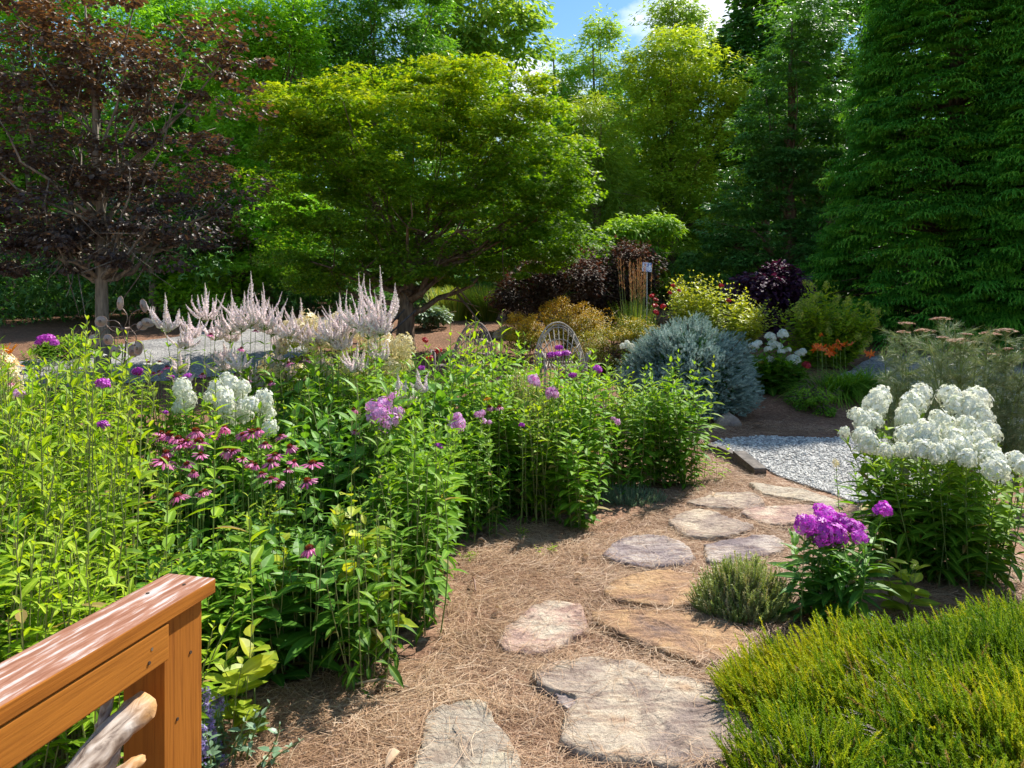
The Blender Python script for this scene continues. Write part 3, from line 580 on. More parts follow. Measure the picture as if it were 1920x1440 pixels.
def woodland():
    rng = np.random.default_rng(9); a = Acc()
    n = 2600; X = rng.uniform(-46, 50, n); Y = rng.uniform(31, 44, n); top = 7.6 + 1.2 * np.sin(X * .35) + np.where((X < -3) | (X > 17), 4, 0); Z = 1.0 + rng.random(n) * top
    idx = np.repeat(np.arange(n), 75); m = len(idx); u = sphere_pts(m, rng)
    p = np.stack([X, Y, Z], -1)[idx] + u * rng.uniform(.3, 1, (m, 1)) * [1.5, 1.2, 1.0]
    a.add(STAR3, p, nrm(u + rng.normal(0, .5, (m, 3)) - [0, 0, .3]), nrm(rng.normal(0, .5, (m, 3)) + [0, -.1, 1]), rng.uniform(.28, .5, m), np.clip(rng.normal(.4, .2, m), 0, 1))
    tag(a.obj('woodland', M['forest']), 'dense green woods closing off the garden behind the trees', 'woods', kind='stuff')
    # shaded brush at the edge of the wood
    b = Acc(); n = 620; X = np.concatenate([rng.uniform(-24, -3, 380), rng.uniform(-3, 22, 240)]); Y = rng.uniform(23, 29, n) + np.where(X < -3, -3.5, 1.5) - np.where(X < -7, 1.5, 0); Z = 1.0 + rng.random(n) ** 1.3 * 2.6
    idx = np.repeat(np.arange(n), 90); m = len(idx); u = sphere_pts(m, rng); p = np.stack([X, Y, Z], -1)[idx] + u * rng.uniform(.3, 1, (m, 1)) * [.8, .8, .5]
    b.add(STAR3, p, nrm(u + rng.normal(0, .5, (m, 3)) - [0, 0, .3]), nrm(rng.normal(0, .5, (m, 3)) + [0, 0, 1]), rng.uniform(.1, .2, m), np.clip(rng.normal(.4, .2, m), 0, 1))
    tag(b.obj('undergrowth', M['dark']), 'dark leafy undergrowth along the edge of the woods', 'undergrowth', kind='stuff')
woodland()
# big feathery cypresses
def frond_t():
    "one flat spray: a fan of scaly branchlets drooping at the tips"
    rng = np.random.default_rng(4); V = []; T = []; rib = []
    def tri(a, b, c, q): k = len(V); V.extend([a, b, c]); T.append((k, k + 1, k + 2)); rib.extend([q, q, 1])
    for i in range(9):
        a = (i - 4) * .30 + rng.normal(0, .05); l = (1 - .07 * abs(i - 4)) * rng.uniform(.85, 1.1); c, s_ = math.cos(a), math.sin(a)
        z = lambda t: .10 * t - .48 * t ** 2.2
        for t0, t1 in ((.05, .4), (.35, .7), (.65, 1.0)):
            w = .055 * (1.15 - t0)
            tri((s_ * l * t0 - c * w, c * l * t0 + s_ * w, z(t0)), (s_ * l * t0 + c * w, c * l * t0 - s_ * w, z(t0)), (s_ * l * t1, c * l * t1, z(t1)), t0)
            for sg in (-1, 1):
                e = a + sg * .75; m = t0 + .12; lw = .20 * (1.2 - t0)
                tri((s_ * l * m, c * l * m, z(m)), (s_ * l * (m + .09), c * l * (m + .09), z(m + .09)), (s_ * l * m + math.sin(e) * lw, c * l * m + math.cos(e) * lw, z(m + .22)), t0)
    return np.array(V, float), np.array(T), np.array(rib, float)
FROND = frond_t()
def cypress(label, D, bpx, H, Rb, seed, n=12500, z0=.25):
    rng = np.random.default_rng(seed); b = gd(bpx, D); th = thing('cypress_tree', label, 'tree', b, 'tall feathery cypress trees on the right')
    Acc().tube([(0, 0, -.1), (.05, 0, H * .5), (0, 0, H)], [.24, .15, .02], 9).obj('trunk', M['bark_brown'], th, smooth=True)
    a = Acc(); nb = 1500
    hz = rng.random(nb) ** 1.15 * (H * .97 - z0) + z0; az = rng.uniform(0, 2 * math.pi, nb); rr = Rb * (1 - hz / H) ** .72 * rng.uniform(.76, 1.10, nb) * (1 + .10 * np.sin(az * 4 + hz * 1.9) * np.sin(hz * 3.1 + az)) + .15
    per = n // nb
    bra = Acc()
    for i in range(nb):
        k = per; t = np.where(rng.random(k) < .22, rng.uniform(.35, .8, k), rng.uniform(.8, 1.02, k)); ca, sa = math.cos(az[i]), math.sin(az[i]); r = rr[i]
        zz = hz[i] + r * (.22 * t - .30 * t * t) ; side = rng.normal(0, .26, k)
        p = np.stack([ca * r * t - sa * side, sa * r * t + ca * side, zz - .10 * abs(side) + rng.normal(0, .05, k)], -1)
        yaw = az[i] + np.clip(side / r, -1, 1) * .8 + rng.normal(0, .25, k)
        d = np.stack([np.cos(yaw), np.sin(yaw), rng.normal(.12, .15, k)], -1)
        a.add(FROND, p, d, nrm(rng.normal(0, .16, (k, 3)) + [0, 0, 1] + .5 * d * [1, 1, 0]), rng.uniform(.26, .46, k), np.clip(.28 + .6 * t ** 3 * rng.random(k) + rng.normal(0, .1, k), 0, 1))
        if i % 3 == 0: bra.tube([(0, 0, hz[i] - .1 * r), (ca * r * .5, sa * r * .5, hz[i] + .02), (ca * r * .9, sa * r * .9, hz[i] - .06 * r)], [.03, .02, .006], 4)
    a.obj('foliage', M['cypress'], th); bra.obj('branches', M['bark_brown'], th)
    return th
cypress('huge feathery cypress filling the right edge, nearer of the pair', 16.5, 1790, 11.2, 2.85, 71, 13500)
cypress('cypress mostly cut off by the right edge, behind the fennel', 14.6, 2010, 9.0, 2.1, 72, 9000)

# ------------------------------------------------------------------ shrubs
def shrub(name, label, D, bpx, ells, n, cr, per, tm, size, mat, seed, cat='shrub', stemm='bark_brown', **kw):
    kw = {**dict(trunk=.025, flat=.7, limbs=30, dk=.8, tone0=.4, tip=.5, top=None, low=0), **kw}
    return tree(name, label, cat, D, bpx, ells, n, cr, per, tm, size, mat, seed=seed, barkm=stemm, **kw)
shrub('ninebark_shrub', 'dark purple-brown shrub right of the maple, left one of two', 17.5, 1010, [(1000, 540, 55, 45), (1060, 520, 60, 55), (960, 560, 30, 30)], 110, .3, 90, OVATE, .085, 'ninebark', 101)
shrub('ninebark_shrub', 'taller dark purple-brown shrub behind the reed grass', 18.5, 1150, [(1135, 520, 70, 62), (1190, 500, 42, 42), (1110, 570, 60, 35), (1170, 570, 60, 35)], 150, .32, 90, OVATE, .085, 'ninebark', 102)
shrub('sumac_shrub', 'bright green feathery sumac above the dark purple shrubs', 19.5, 1200, [(1190, 428, 34, 16), (1240, 422, 28, 14), (1225, 465, 40, 18), (1150, 440, 22, 12)], 60, .26, 80, LANCE2, .17, 'mid', 103, tone0=.5)
shrub('spirea_shrub', 'small round golden orange spirea left of the white twig chair', 13.5, 980, [(982, 612, 38, 28), (982, 635, 34, 22)], 75, .12, 120, OVATE, .032, 'spirea', 104, tip=1.1, tone0=.58)
shrub('spirea_shrub', 'golden orange spirea mound directly behind the white twig chair', 14.3, 1070, [(1062, 595, 50, 34), (1100, 610, 48, 30), (1080, 630, 50, 25)], 110, .13, 120, OVATE, .032, 'spirea', 105, tip=1.1, tone0=.58)
shrub('spirea_shrub', 'large low spirea mound in part shade left of the blue spruce', 12.6, 1150, [(1150, 650, 72, 38), (1190, 630, 45, 30), (1110, 670, 40, 25)], 150, .13, 120, OVATE, .032, 'spirea', 106, tone0=.22, tip=.5)
SPIKY = [('lime green leafy shrub behind the blue spruce', 13.4, 1330, [(1290, 505, 40), (1340, 515, 45), (1390, 545, 40), (1425, 560, 25), (1265, 520, 20)], 'gold', 107, .10)]
shrub('smokebush_shrub', 'dark purple rounded shrub behind the two green hydrangeas', 15.5, 1450, [(1450, 540, 60, 38), (1400, 545, 25, 28), (1450, 580, 60, 40)], 95, .22, 70, BROAD, .12, 'redbud', 108)
SPIKY += [('mid green hydrangea with pale flower cones right of the purple shrub', 13.2, 1540, [(1530, 525, 35), (1580, 550, 35), (1490, 560, 30), (1610, 580, 16), (1550, 590, 60)], 'lime', 109, .11)]
shrub('hosta_clump', 'blue-green low foliage clump right of the maple trunk', 18, 800, [(800, 590, 34, 10)], 26, .16, 40, BROAD, .14, 'silver', 110, cat='plant')
shrub('green_shrub', 'low green shrubs at the far left edge of the drive', 14.0, 150, [(150, 642, 36, 11), (110, 650, 22, 8)], 34, .12, 70, OVATE, .07, 'mid', 111)
shrub('green_shrub', 'small round green shrub in front of the orange daylilies', 10.2, 1525, [(1523, 750, 26, 22)], 36, .09, 70, OVATE, .04, 'mid', 112, tone0=.35)
shrub('laurel_shrub', 'shaded leafy shrub between the two beech trunks and the maple', 19, 380, [(375, 545, 60, 35), (420, 580, 50, 25)], 60, .35, 80, BROAD, .13, 'bright', 113, tone0=.6)
shrub('juniper_shrub', 'dark low evergreen beneath the left side of the big cypress', 16.8, 1580, [(1600, 610, 80, 38), (1690, 640, 60, 25)], 90, .3, 90, NARROW, .14, 'dark', 114, tone0=.4)

# blue spruce
def shoot_t(k=22, ln=.34, seed=1, w=.018):
    rng = np.random.default_rng(seed); V = []; T = []; rib = []
    for i in range(k):
        y = i / k * .9; a = i * 2.4; r = ln * (1 - .45 * y); c, s = math.cos(a), math.sin(a)
        b = len(V); V += [(-w * s, y - .0, w * c), (w * s, y + .0, -w * c), (c * r, y + r * .95, s * r)]; T.append((b, b + 1, b + 2)); rib += [0, 0, 1]
    b = len(V); V += [(-.03, 0, 0), (.03, 0, 0), (0, 1, 0), (0, 0, -.03), (0, 0, .03)]; T += [(b, b + 1, b + 2), (b + 3, b + 4, b + 2)]; rib += [0] * 5
    return np.array(V, float), np.array(T), np.array(rib, float)
SHOOT = shoot_t(30, .34, 1, .03)
def spruce():
    rng = np.random.default_rng(120); D = 10.0; b = gd(1290, D); th = thing('blue_spruce', 'dome-shaped dwarf blue spruce beside the white hydrangea', 'shrub', b)
    c0 = np.array([0, 0, .42]); rad = np.array([.80, .80, .70]); a = Acc()
    n = 760; u = sphere_pts(n, rng, -.55); lump = 1 + .13 * np.sin(u[:, 0] * 5 + 1) * np.cos(u[:, 2] * 6 + u[:, 1] * 3) + rng.normal(0, .05, n)
    C = c0 + u * rad * lump[:, None]; C[:, 2] = np.maximum(C[:, 2], .08)
    idx = np.repeat(np.arange(n), 26); m = len(idx)
    p = C[idx] + rng.normal(0, .038, (m, 3)) - u[idx] * rng.uniform(0, .22, (m, 1))
    d = nrm(u[idx] * [1, 1, .5] + rng.normal(0, .30, (m, 3)) + [0, 0, .3])
    a.add(SHOOT, p, d, rng.normal(size=(m, 3)), rng.uniform(.045, .085, m), np.clip(rng.normal(.6, .22, m), 0, 1)); a.obj('foliage', M['spruce'], th)
    br = Acc()
    for i in range(0, n, 3): br.tube([(0, 0, .15 + .3 * rng.random()), C[i] * [.5, .5, .6], C[i]], [.02, .012, .004], 4)
    br.obj('branches', M['bark_brown'], th); Acc().tube([(0, 0, -.1), (0, 0, .5), (0, 0, 1.15)], [.07, .05, .01], 8).obj('trunk', M['bark_brown'], th)
    # dark inner shoots keep the dome opaque
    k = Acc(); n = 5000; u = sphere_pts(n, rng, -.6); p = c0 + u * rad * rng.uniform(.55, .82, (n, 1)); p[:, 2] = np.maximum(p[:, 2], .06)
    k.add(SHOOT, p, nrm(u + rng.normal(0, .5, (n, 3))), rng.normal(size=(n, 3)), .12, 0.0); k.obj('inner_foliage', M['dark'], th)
spruce()

# ------------------------------------------------------------------ flower heads (shared meshes)
def head_mesh(name, mat, n, rx, rz, fs, seed, top=-.55, lump=.12, tmpl=FLORET):
    rng = np.random.default_rng(seed); u = fib(n, top); u = nrm(u + rng.normal(0, .06, u.shape))
    r = 1 + lump * np.sin(u[:, 0] * 7 + seed) * np.cos(u[:, 1] * 6 + u[:, 2] * 5) + rng.normal(0, .04, n)
    P = u * [rx, rx, rz] * r[:, None]; N_ = nrm(u / np.array([rx, rx, rz]) + rng.normal(0, .5, (n, 3)))
    a = Acc(); a.add(tmpl, P, face_dir(N_, rng), N_, fs * rng.uniform(.8, 1.2, n), np.clip(rng.normal(.6, .25, n), 0, 1))
    return a.mesh(name, M[mat])
def heads(name, mat, k=4, n=85, rx=.5, rz=.5, fs=.11, **kw): return [head_mesh(name, mat, n, rx, rz * (1 + .12 * i), fs, 200 + i, **kw) for i in range(k)]
H_WHITE = heads('flower_head', 'white', n=170, fs=.10, lump=.2); H_PINK = heads('flower_head', 'pink', n=46, fs=.16, rz=.4, lump=.25)
H_MAG = heads('flower_head', 'magenta', n=70, fs=.14, rz=.4, lump=.25); H_CREAM = heads('flower_head', 'cream', n=70, fs=.13, rz=.6, lump=.25, tmpl=FLORET4)
H_PALE = heads('flower_cone', 'iris', n=60, fs=.12, rz=.8, k=2, tmpl=FLORET4)
H_HYD = heads('flower_head', 'white', n=90, fs=.12, rz=.38, top=-.2, lump=.03, tmpl=FLORET4)
def head_obj(ms, p, s, rng, parent, name='flower_head', tilt=.25):
    o = bpy.data.objects.new(name, ms[int(rng.integers(len(ms)))]); COL.objects.link(o); o.parent = parent
    o.location = tuple(float(v) for v in p); s = float(s); o.scale = (s, s, s * rng.uniform(.85, 1.15)); o.rotation_euler = (rng.normal(0, tilt), rng.normal(0, tilt), rng.uniform(0, 6.28)); return o
def leafy_stem(f, s, rng, base, tip, nodes_, ll, tm, t0=.05, opp=True, up0=-.1, up1=.9, tone=(.25, .8), r=.004, top_rosette=True, lw=1.0, r_dry=0):
    base = np.asarray(base, float); tip = np.asarray(tip, float); t = np.linspace(0, 1, 6)[:, None]
    mid = (base + tip) / 2 + np.append((base - tip)[:2] * .12, 0) + np.append(rng.normal(0, .03, 2), 0)
    P = (1 - t) ** 2 * base + 2 * t * (1 - t) * mid + t * t * tip
    s.tube(P, np.linspace(r, r * .5, 6), 4, cap=False)
    tt = t0 + (1 - t0) * np.linspace(0, 1, nodes_) ** .92; q = tt[:, None]; C = (1 - q) ** 2 * base + 2 * q * (1 - q) * mid + q * q * tip
    ph = np.arange(nodes_) * (math.pi / 2 if opp else 2.4) + rng.uniform(0, 6.28)
    if opp: C = np.repeat(C, 2, 0); ph = np.stack([ph, ph + math.pi], -1).ravel(); tt = np.repeat(tt, 2)
    m = len(C); ph = ph + rng.normal(0, .25, m); el = up0 + (up1 - up0) * tt ** 2.2 + rng.normal(0, .18, m)
    d = np.stack([np.cos(ph) * np.cos(el), np.sin(ph) * np.cos(el), np.sin(el)], -1)
    n = np.stack([-np.cos(ph) * np.sin(el), -np.sin(ph) * np.sin(el), np.cos(el)], -1) + rng.normal(0, .22, (m, 3))
    size = ll * (.62 + .55 * np.sin(math.pi * np.clip(tt, 0, 1) ** .8)) * np.where(tt > .93, .62, 1) * rng.uniform(.6, 1.25, m)
    f.add(tm, C, d, n, size, np.where((rng.random(m) < .03) & (tt < .75), 1.0, np.clip(tone[0] + (tone[1] - tone[0]) * tt ** 1.4 + rng.normal(0, .12, m), 0, .92)), ws=lw * rng.uniform(.75, 1.3, m))
def stem_clump(name, label, cat, nst, h, spread, ll, tm, mat, seed, nodes_=15, **kw):
    rng = np.random.default_rng(seed); th = thing(name, label, cat, (0, 0, 0)); f = Acc(); s = Acc()
    for i in range(int(nst * 1.25)):
        a = rng.uniform(0, 6.28); r = spread * math.sqrt(rng.random()); b = np.array([r * .7 * math.cos(a), r * .7 * math.sin(a), 0]); hh = h * rng.uniform(.68, 1.05)
        leafy_stem(f, s, rng, b, b * 1.5 + [rng.normal(0, .06), rng.normal(0, .06), hh], nodes_, ll, tm, **kw)
    f.obj('foliage', M[mat], th); s.obj('stems', M['bedstem'], th); return th
for lb, D, bpx, tops, mt, sd, ll in SPIKY:
    rng = np.random.default_rng(sd); b = gd(bpx, D); th = thing('hydrangea_shrub', lb, 'shrub', b); f, st_ = Acc(), Acc()
    for (px, py, w) in tops:
        for k in range(44):
            q = rng.normal(0, .55); p = at(px + q * w, py + abs(q) * 22 + rng.exponential(20), D) - b; p[1] = rng.uniform(-.7, .45)
            leafy_stem(f, st_, rng, p * [.35, .35, 0], p, 13, ll * 1.15, OVATE, t0=.12, up0=-.1, up1=.8, tone=(.2, .9), r=.004)
            if sd == 109 and k % 6 == 0: head_obj(H_PALE, p, .10, rng, th, 'flower_cone')
    f.obj('foliage', M[mt], th); st_.obj('stems', M['stem'], th)
def variants(k, *a, **kw): return [stem_clump(*a, seed=kw.get('seed0', 0) + i, **{q: v for q, v in kw.items() if q != 'seed0'}) for i in range(k)]
V_LIME = variants(6, 'goldenrod_plant', '', 'plant', 11, 1.0, .20, .105, LANCE, 'lime', seed0=300, nodes_=20, opp=False, tone=(.1, .85))
V_PHLOX = variants(6, 'phlox_plant', '', 'plant', 10, 1.0, .19, .118, WIDE, 'mid', seed0=320, nodes_=15, tone=(.15, .8))
V_DEEP = variants(4, 'coneflower_foliage', '', 'plant', 11, 1.0, .22, .165, WIDE, 'deep', seed0=340, nodes_=12, opp=False, up0=.1, up1=.9, tone=(.3, .9))
V_BROAD = variants(3, 'magnolia_sprout', '', 'plant', 4, 1.0, .10, .20, BROAD, 'gold', seed0=360, nodes_=8, opp=False, up0=.2, tone=(.1, .8))
V_DROOP = variants(4, 'aster_plant', '', 'plant', 12, 1.0, .20, .12, LANCE2, 'mid', seed0=380, nodes_=15, opp=False, up0=-.5, up1=.5, tone=(.0, .6))
# ------------------------------------------------------------------ the dense left bed
def bed():
    rng = np.random.default_rng(400)
    rows = [(2.55, -150, 300, 'row nearest the wooden railing'), (2.85, -110, 400, 'row just behind the railing cap'), (3.15, -90, 520, 'row in front of the coneflowers'),
            (3.45, -80, 770, 'front row at the straw edge'), (3.8, -80, 835, 'row among the coneflowers'), (4.2, -70, 845, 'row behind the coneflowers'),
            (4.6, -70, 840, 'row beside the white phlox'), (5.05, -60, 850, 'row beneath the mauve spires'), (5.5, -60, 335, 'last row before the grey drive'), (5.6, 330, 1100, 'row behind the open straw'),
            (6.1, 450, 1180, 'row left of the twig chair'), (6.6, 560, 1290, 'row at the far bend of the bed'), (7.2, 640, 1290, 'last row before the mulch slope')]
    for ri, (d, x0, x1, nm) in enumerate(rows):
        step = (.255 if d < 5.4 else .21) * F / d * (1.0 if d < 5 else 1.05); xs = np.arange(x0, x1, step); k = 0
        for px in xs:
            px = px + rng.uniform(-.3, .3) * step; dd = d + rng.uniform(-.13, .13)
            if px > x1: continue
            if 1140 < px < 1180 and d < 6.9: continue
            # top line: the photo row its leaf tips reach
            if px < 335 and dd > 4.4: tz = 1.30
            elif px < 230: tz = np.interp(dd, [2.5, 3.5, 4.5, 5.2], [.95, 1.20, 1.34, 1.36])
            elif px < 640: tz = np.interp(dd, [2.5, 3.4, 3.9, 4.3, 4.8, 5.3, 6.5], [.76, .68, .60, .74, .90, 1.10, 1.16])
            elif px < 860: tz = np.interp(dd, [2.5, 3.5, 3.9, 4.6, 5.3, 6.2, 7.2], [.64, .76, .88, .98, 1.06, 1.16, 1.05])
            elif px < 960: tz = np.interp(dd, [5, 5.6, 6.4, 7.2], [.6, 1.0, 1.38, 1.2])
            elif px < 1160: tz = np.interp(dd, [5, 5.6, 6.2, 7.2], [.6, .98, 1.1, .98])
            else: tz = 1.02
            tz *= rng.uniform(.78, 1.10); q = rng.random()
            if d > 5.4 and px > 860: fam = V_PHLOX if q < .75 else V_LIME
            elif px < 330: fam = V_LIME if q < .82 else V_PHLOX
            elif px < 640: fam = (V_DEEP if q < .5 else V_LIME if q < .75 else V_PHLOX) if dd < 4.4 else (V_DEEP if q < .3 else V_PHLOX if q < .7 else V_LIME)
            elif px < 860: fam = V_DROOP if q < .4 else V_PHLOX if q < .8 else V_DEEP
            else: fam = V_PHLOX if q < .65 else V_LIME if q < .85 else V_DROOP
            if .52 < d / 10 < .0: continue
            b = gd(px, dd); w = tz ** .35 * rng.uniform(.9, 1.1) * (1.0 if d < 5.4 else 1.12)
            kd = {'goldenrod_plant': 'lime green leafy stems', 'phlox_plant': 'green phlox stems', 'coneflower_foliage': 'dark green coneflower leaves', 'aster_plant': 'drooping green aster leaves'}[fam[0].name.split('.')[0]]
            if rng.random() < .06 and 3.5 < d < 5.4: continue
            put(fam[int(rng.integers(len(fam)))], b, rng.uniform(0, 6.28), (w, w, tz), f'{kd}, {ORD[k]} from left, {nm}'.replace('not in flower ', ''), 'leafy green clumps packed into the flower bed'); k += 1
bed()
for i, (px, d, h, lb) in enumerate([(640, 3.75, .80, 'large yellow-green rounded leaves right of the coneflowers'), (700, 3.55, .62, 'broad pale leaves hanging at mid height over the straw edge'),
        (540, 3.6, .5, 'broad yellow-green leaves below the lowest coneflower'), (1690, 4.05, .36, 'young broad yellow-green leaves between purple phlox and heath'), (440, 2.9, .42, 'pale broad leaves just right of the rail post')]):
    put(V_BROAD[i % 3], gd(px, d), i * 1.3, (h ** .3 * .9, h ** .3 * .9, h), lb, 'broad-leaved seedlings')
# tall single shoots
for i, (px, top, d) in enumerate([(28, 700, 3.9), (112, 655, 4.3), (165, 600, 4.6), (60, 660, 4.5), (222, 690, 4.3), (190, 620, 5.0), (240, 625, 4.9), (1270, 660, 7.0), (1320, 670, 6.9), (1220, 720, 6.6), (880, 610, 6.2), (905, 640, 6.0), (845, 600, 6.4), (1090, 665, 6.2), (1110, 690, 6.0), (825, 875, 3.75), (392, 700, 3.6), (300, 880, 3.0), (478, 930, 3.1), (585, 640, 5.6)]):
    b = gd(px, d); h = (CH - (top - HY) / F * d) - b[2]; th = thing('tall_shoot', f'single leafy shoot rising above its neighbours, {ORD[i]} listed', 'plant', b, 'tall single shoots above the bed'); rng = np.random.default_rng(450 + i)
    f, s = Acc(), Acc(); leafy_stem(f, s, rng, (0, 0, 0), (rng.normal(0, .04), rng.normal(0, .04), h), int(h * 17), .115, LANCE, t0=.25, opp=i % 3 != 0, tone=(.2, .95), lw=1.1); f.obj('foliage', M['lime' if i % 2 == 0 else 'mid'], th); s.obj('stem', M['stem'], th)
    pos = ['at the far left edge', 'left of the pink far phlox', 'in front of the grey beech trunk', 'left of the beech trunk', 'just below the wind spinner', 'touching the wind spinner discs', 'right of the wind spinner', 'against the middle of the blue spruce', 'against the right of the blue spruce', 'left foot of the blue spruce',
           'behind the darker twig chair', 'right of the darker twig chair', 'tallest one before the maple trunk', 'across the white twig chair', 'right of the white twig chair', 'overhanging the straw at the bed corner', 'crossing the left white phlox', 'left of the pink coneflowers', 'in front of the pink coneflowers', 'among the mauve spires'][i]
    th['label'] = 'single tall leafy shoot ' + pos

# ------------------------------------------------------------------ flowering plants
def flowering(name, label, cat, d, bpx, hd, ms, mat, leafmt, seed, extra=0, ll=.11, ext_px=60, tm=LANCE, nodes_=14, group=None, up0=-.15, spread=.12, stemm='stem', tone=(.1, .75), name_head='flower_head', hs=1.0):
    rng = np.random.default_rng(seed); b = gd(bpx, d); th = thing(name, label, cat, b, group); f, s = Acc(), Acc()
    for (px, py, sz, *o) in hd:
        dd = d + (o[0] if o else rng.uniform(-.15, .15)); p = at(px, py, dd) - b; size = sz * hs / F * dd
        g0 = np.array([p[0] * .55 + rng.normal(0, spread * .4), p[1] * .55 + rng.normal(0, spread * .4), 0])
        leafy_stem(f, s, rng, g0, p - [0, 0, size * .25], nodes_, ll, tm, t0=.15, up0=up0, tone=tone, r=.0045); head_obj(ms, p, size, rng, th, name_head)
    for i in range(extra):
        px = bpx + rng.uniform(-1, 1) * ext_px; zt = rng.uniform(.55, .92) * (np.mean([at(q[0], q[1], d)[2] for q in hd]) - b[2] if hd else .8)
        p = np.array([(px - bpx) / F * d, rng.uniform(-.22, .22), zt]); leafy_stem(f, s, rng, p * [.6, .6, 0], p, nodes_, ll, tm, up0=up0, tone=tone)
    f.obj('foliage', M[leafmt], th); s.obj('stems', M[stemm], th); return th
# big white phlox on the right: heads read off the photo (px, py, width)
WP = [(1640, 765, 52), (1650, 748, 44), (1632, 790, 46), (1605, 780, 34), (1617, 820, 42), (1620, 795, 40), (1582, 812, 22), (1712, 760, 52), (1725, 745, 46), (1700, 785, 48), (1780, 745, 50), (1795, 765, 46), (1740, 830, 46), (1700, 820, 48), (1830, 752, 56), (1825, 775, 60), (1840, 790, 50), (1812, 800, 46), (1770, 800, 50), (1730, 822, 62), (1728, 845, 50), (1790, 820, 48), (1802, 845, 48), (1830, 830, 48), (1855, 815, 46), (1848, 850, 48), (1662, 846, 30), (1780, 848, 40), (1760, 855, 38), (1862, 865, 56), (1868, 885, 54), (1905, 868, 48), (1925, 880, 50), (1628, 835, 44), (1690, 845, 34), (1812, 862, 40)]
flowering('white_phlox', 'big white phlox with many round heads at the right side', 'flowering plant', 4.55, 1775, [(x, y, s * .82, np.interp(y, [745, 885], [.45, -.45])) for x, y, s in WP], H_WHITE, 'white', 'mid', 500, extra=34, ll=.14, ext_px=120, nodes_=15, tone=(.1, .95))
flowering('phlox_sprout', 'leafy phlox stem left of the big white phlox with one small head', 'flowering plant', 4.75, 1650, [(1660, 848, 26)], H_WHITE, 'white', 'mid', 501, extra=4, ll=.14, ext_px=30, tone=(.05, .6))
flowering('phlox_sprout', 'single thin phlox stem with green buds over the gravel', 'plant', 4.9, 1600, [(1568, 870, 12)], H_CREAM, 'cream', 'mid', 502, extra=0, ll=.05)
flowering('purple_phlox', 'bright magenta purple phlox between the stones and white phlox', 'flowering plant', 3.92, 1550, [(1510, 985, 36), (1548, 966, 44), (1538, 1000, 44), (1565, 1004, 44), (1600, 990, 38), (1530, 985, 38), (1575, 985, 40), (1612, 1008, 26), (1656, 957, 30)], H_MAG, 'magenta', 'deep', 503, extra=8, ll=.13, ext_px=60, tone=(.2, .9))
flowering('white_phlox', 'white phlox with crowded heads behind the coneflowers', 'flowering plant', 4.9, 430, [(342, 730, 30), (350, 750, 32), (338, 765, 26), (405, 728, 26), (432, 722, 30), (445, 740, 32), (420, 750, 34), (448, 768, 36), (470, 760, 30), (492, 755, 32), (500, 775, 28), (495, 750, 30), (425, 768, 30), (460, 780, 28), (432, 790, 26), (505, 805, 28), (396, 745, 26), (455, 728, 28)], H_WHITE, 'white', 'mid', 504, extra=10, ll=.11, ext_px=80)
flowering('pink_phlox', 'pink phlox with the largest light pink cluster in mid bed', 'flowering plant', 4.7, 720, [(700, 765, 26), (720, 758, 28), (715, 780, 30), (735, 790, 28), (745, 775, 24), (700, 785, 22), (722, 800, 22), (738, 745, 16)], H_PINK, 'pink', 'mid', 505, extra=7)
flowering('pink_phlox', 'pale pink phlox left of the black-eyed susan', 'flowering plant', 5.2, 857, [(850, 785, 22), (862, 795, 20), (848, 800, 18), (858, 782, 16), (862, 805, 14)], H_PINK, 'pink', 'mid', 506, extra=5)
flowering('pink_phlox', 'small pale pink phlox just below the two mid-bed coneflowers', 'flowering plant', 5.3, 903, [(898, 778, 16), (904, 774, 12), (906, 790, 12), (918, 792, 8)], H_PINK, 'pink', 'mid', 507, extra=3)
flowering('pink_phlox', 'pale pink phlox head at the top of the airy aster', 'flowering plant', 5.9, 1002, [(1000, 714, 22), (1006, 719, 14)], H_PINK, 'pink', 'mid', 508, extra=4)
flowering('pink_phlox', 'lavender pink phlox head in front of the white twig chair', 'flowering plant', 5.8, 1034, [(1034, 735, 20), (1030, 742, 14), (1042, 742, 12)], H_PINK, 'pink', 'mid', 509, extra=4)
flowering('pink_phlox', 'tiny pink phlox at the right edge of the leafy mound', 'flowering plant', 6.3, 1155, [(1150, 785, 8), (1158, 792, 10)], H_PINK, 'pink', 'mid', 510, extra=2)
flowering('pink_phlox', 'pink phlox far left on the other side of the drive', 'flowering plant', 12.8, 88, [(80, 636, 18), (92, 634, 18), (102, 643, 14), (72, 643, 12)], H_MAG, 'magenta', 'mid', 511, extra=4, ll=.1)
flowering('white_hydrangea', 'white hydrangea half cut off by the left edge', 'shrub', 5.6, 5, [(5, 695, 50), (15, 715, 46), (-10, 705, 50), (10, 735, 40)], H_CREAM, 'cream', 'mid', 512, extra=4)
flowering('pink_phlox', 'faded pink phlox head above the leaves at far left', 'flowering plant', 4.7, 32, [(28, 738, 20), (40, 740, 14)], H_PINK, 'pink', 'mid', 513, extra=1)
flowering('white_phlox', 'small white phlox at the left foot of the blue spruce', 'flowering plant', 10.0, 1182, [(1168, 650, 11), (1176, 647, 12), (1184, 651, 11), (1188, 657, 10), (1205, 641, 10)], H_WHITE, 'white', 'mid', 514, extra=5, ll=.08, ext_px=14)
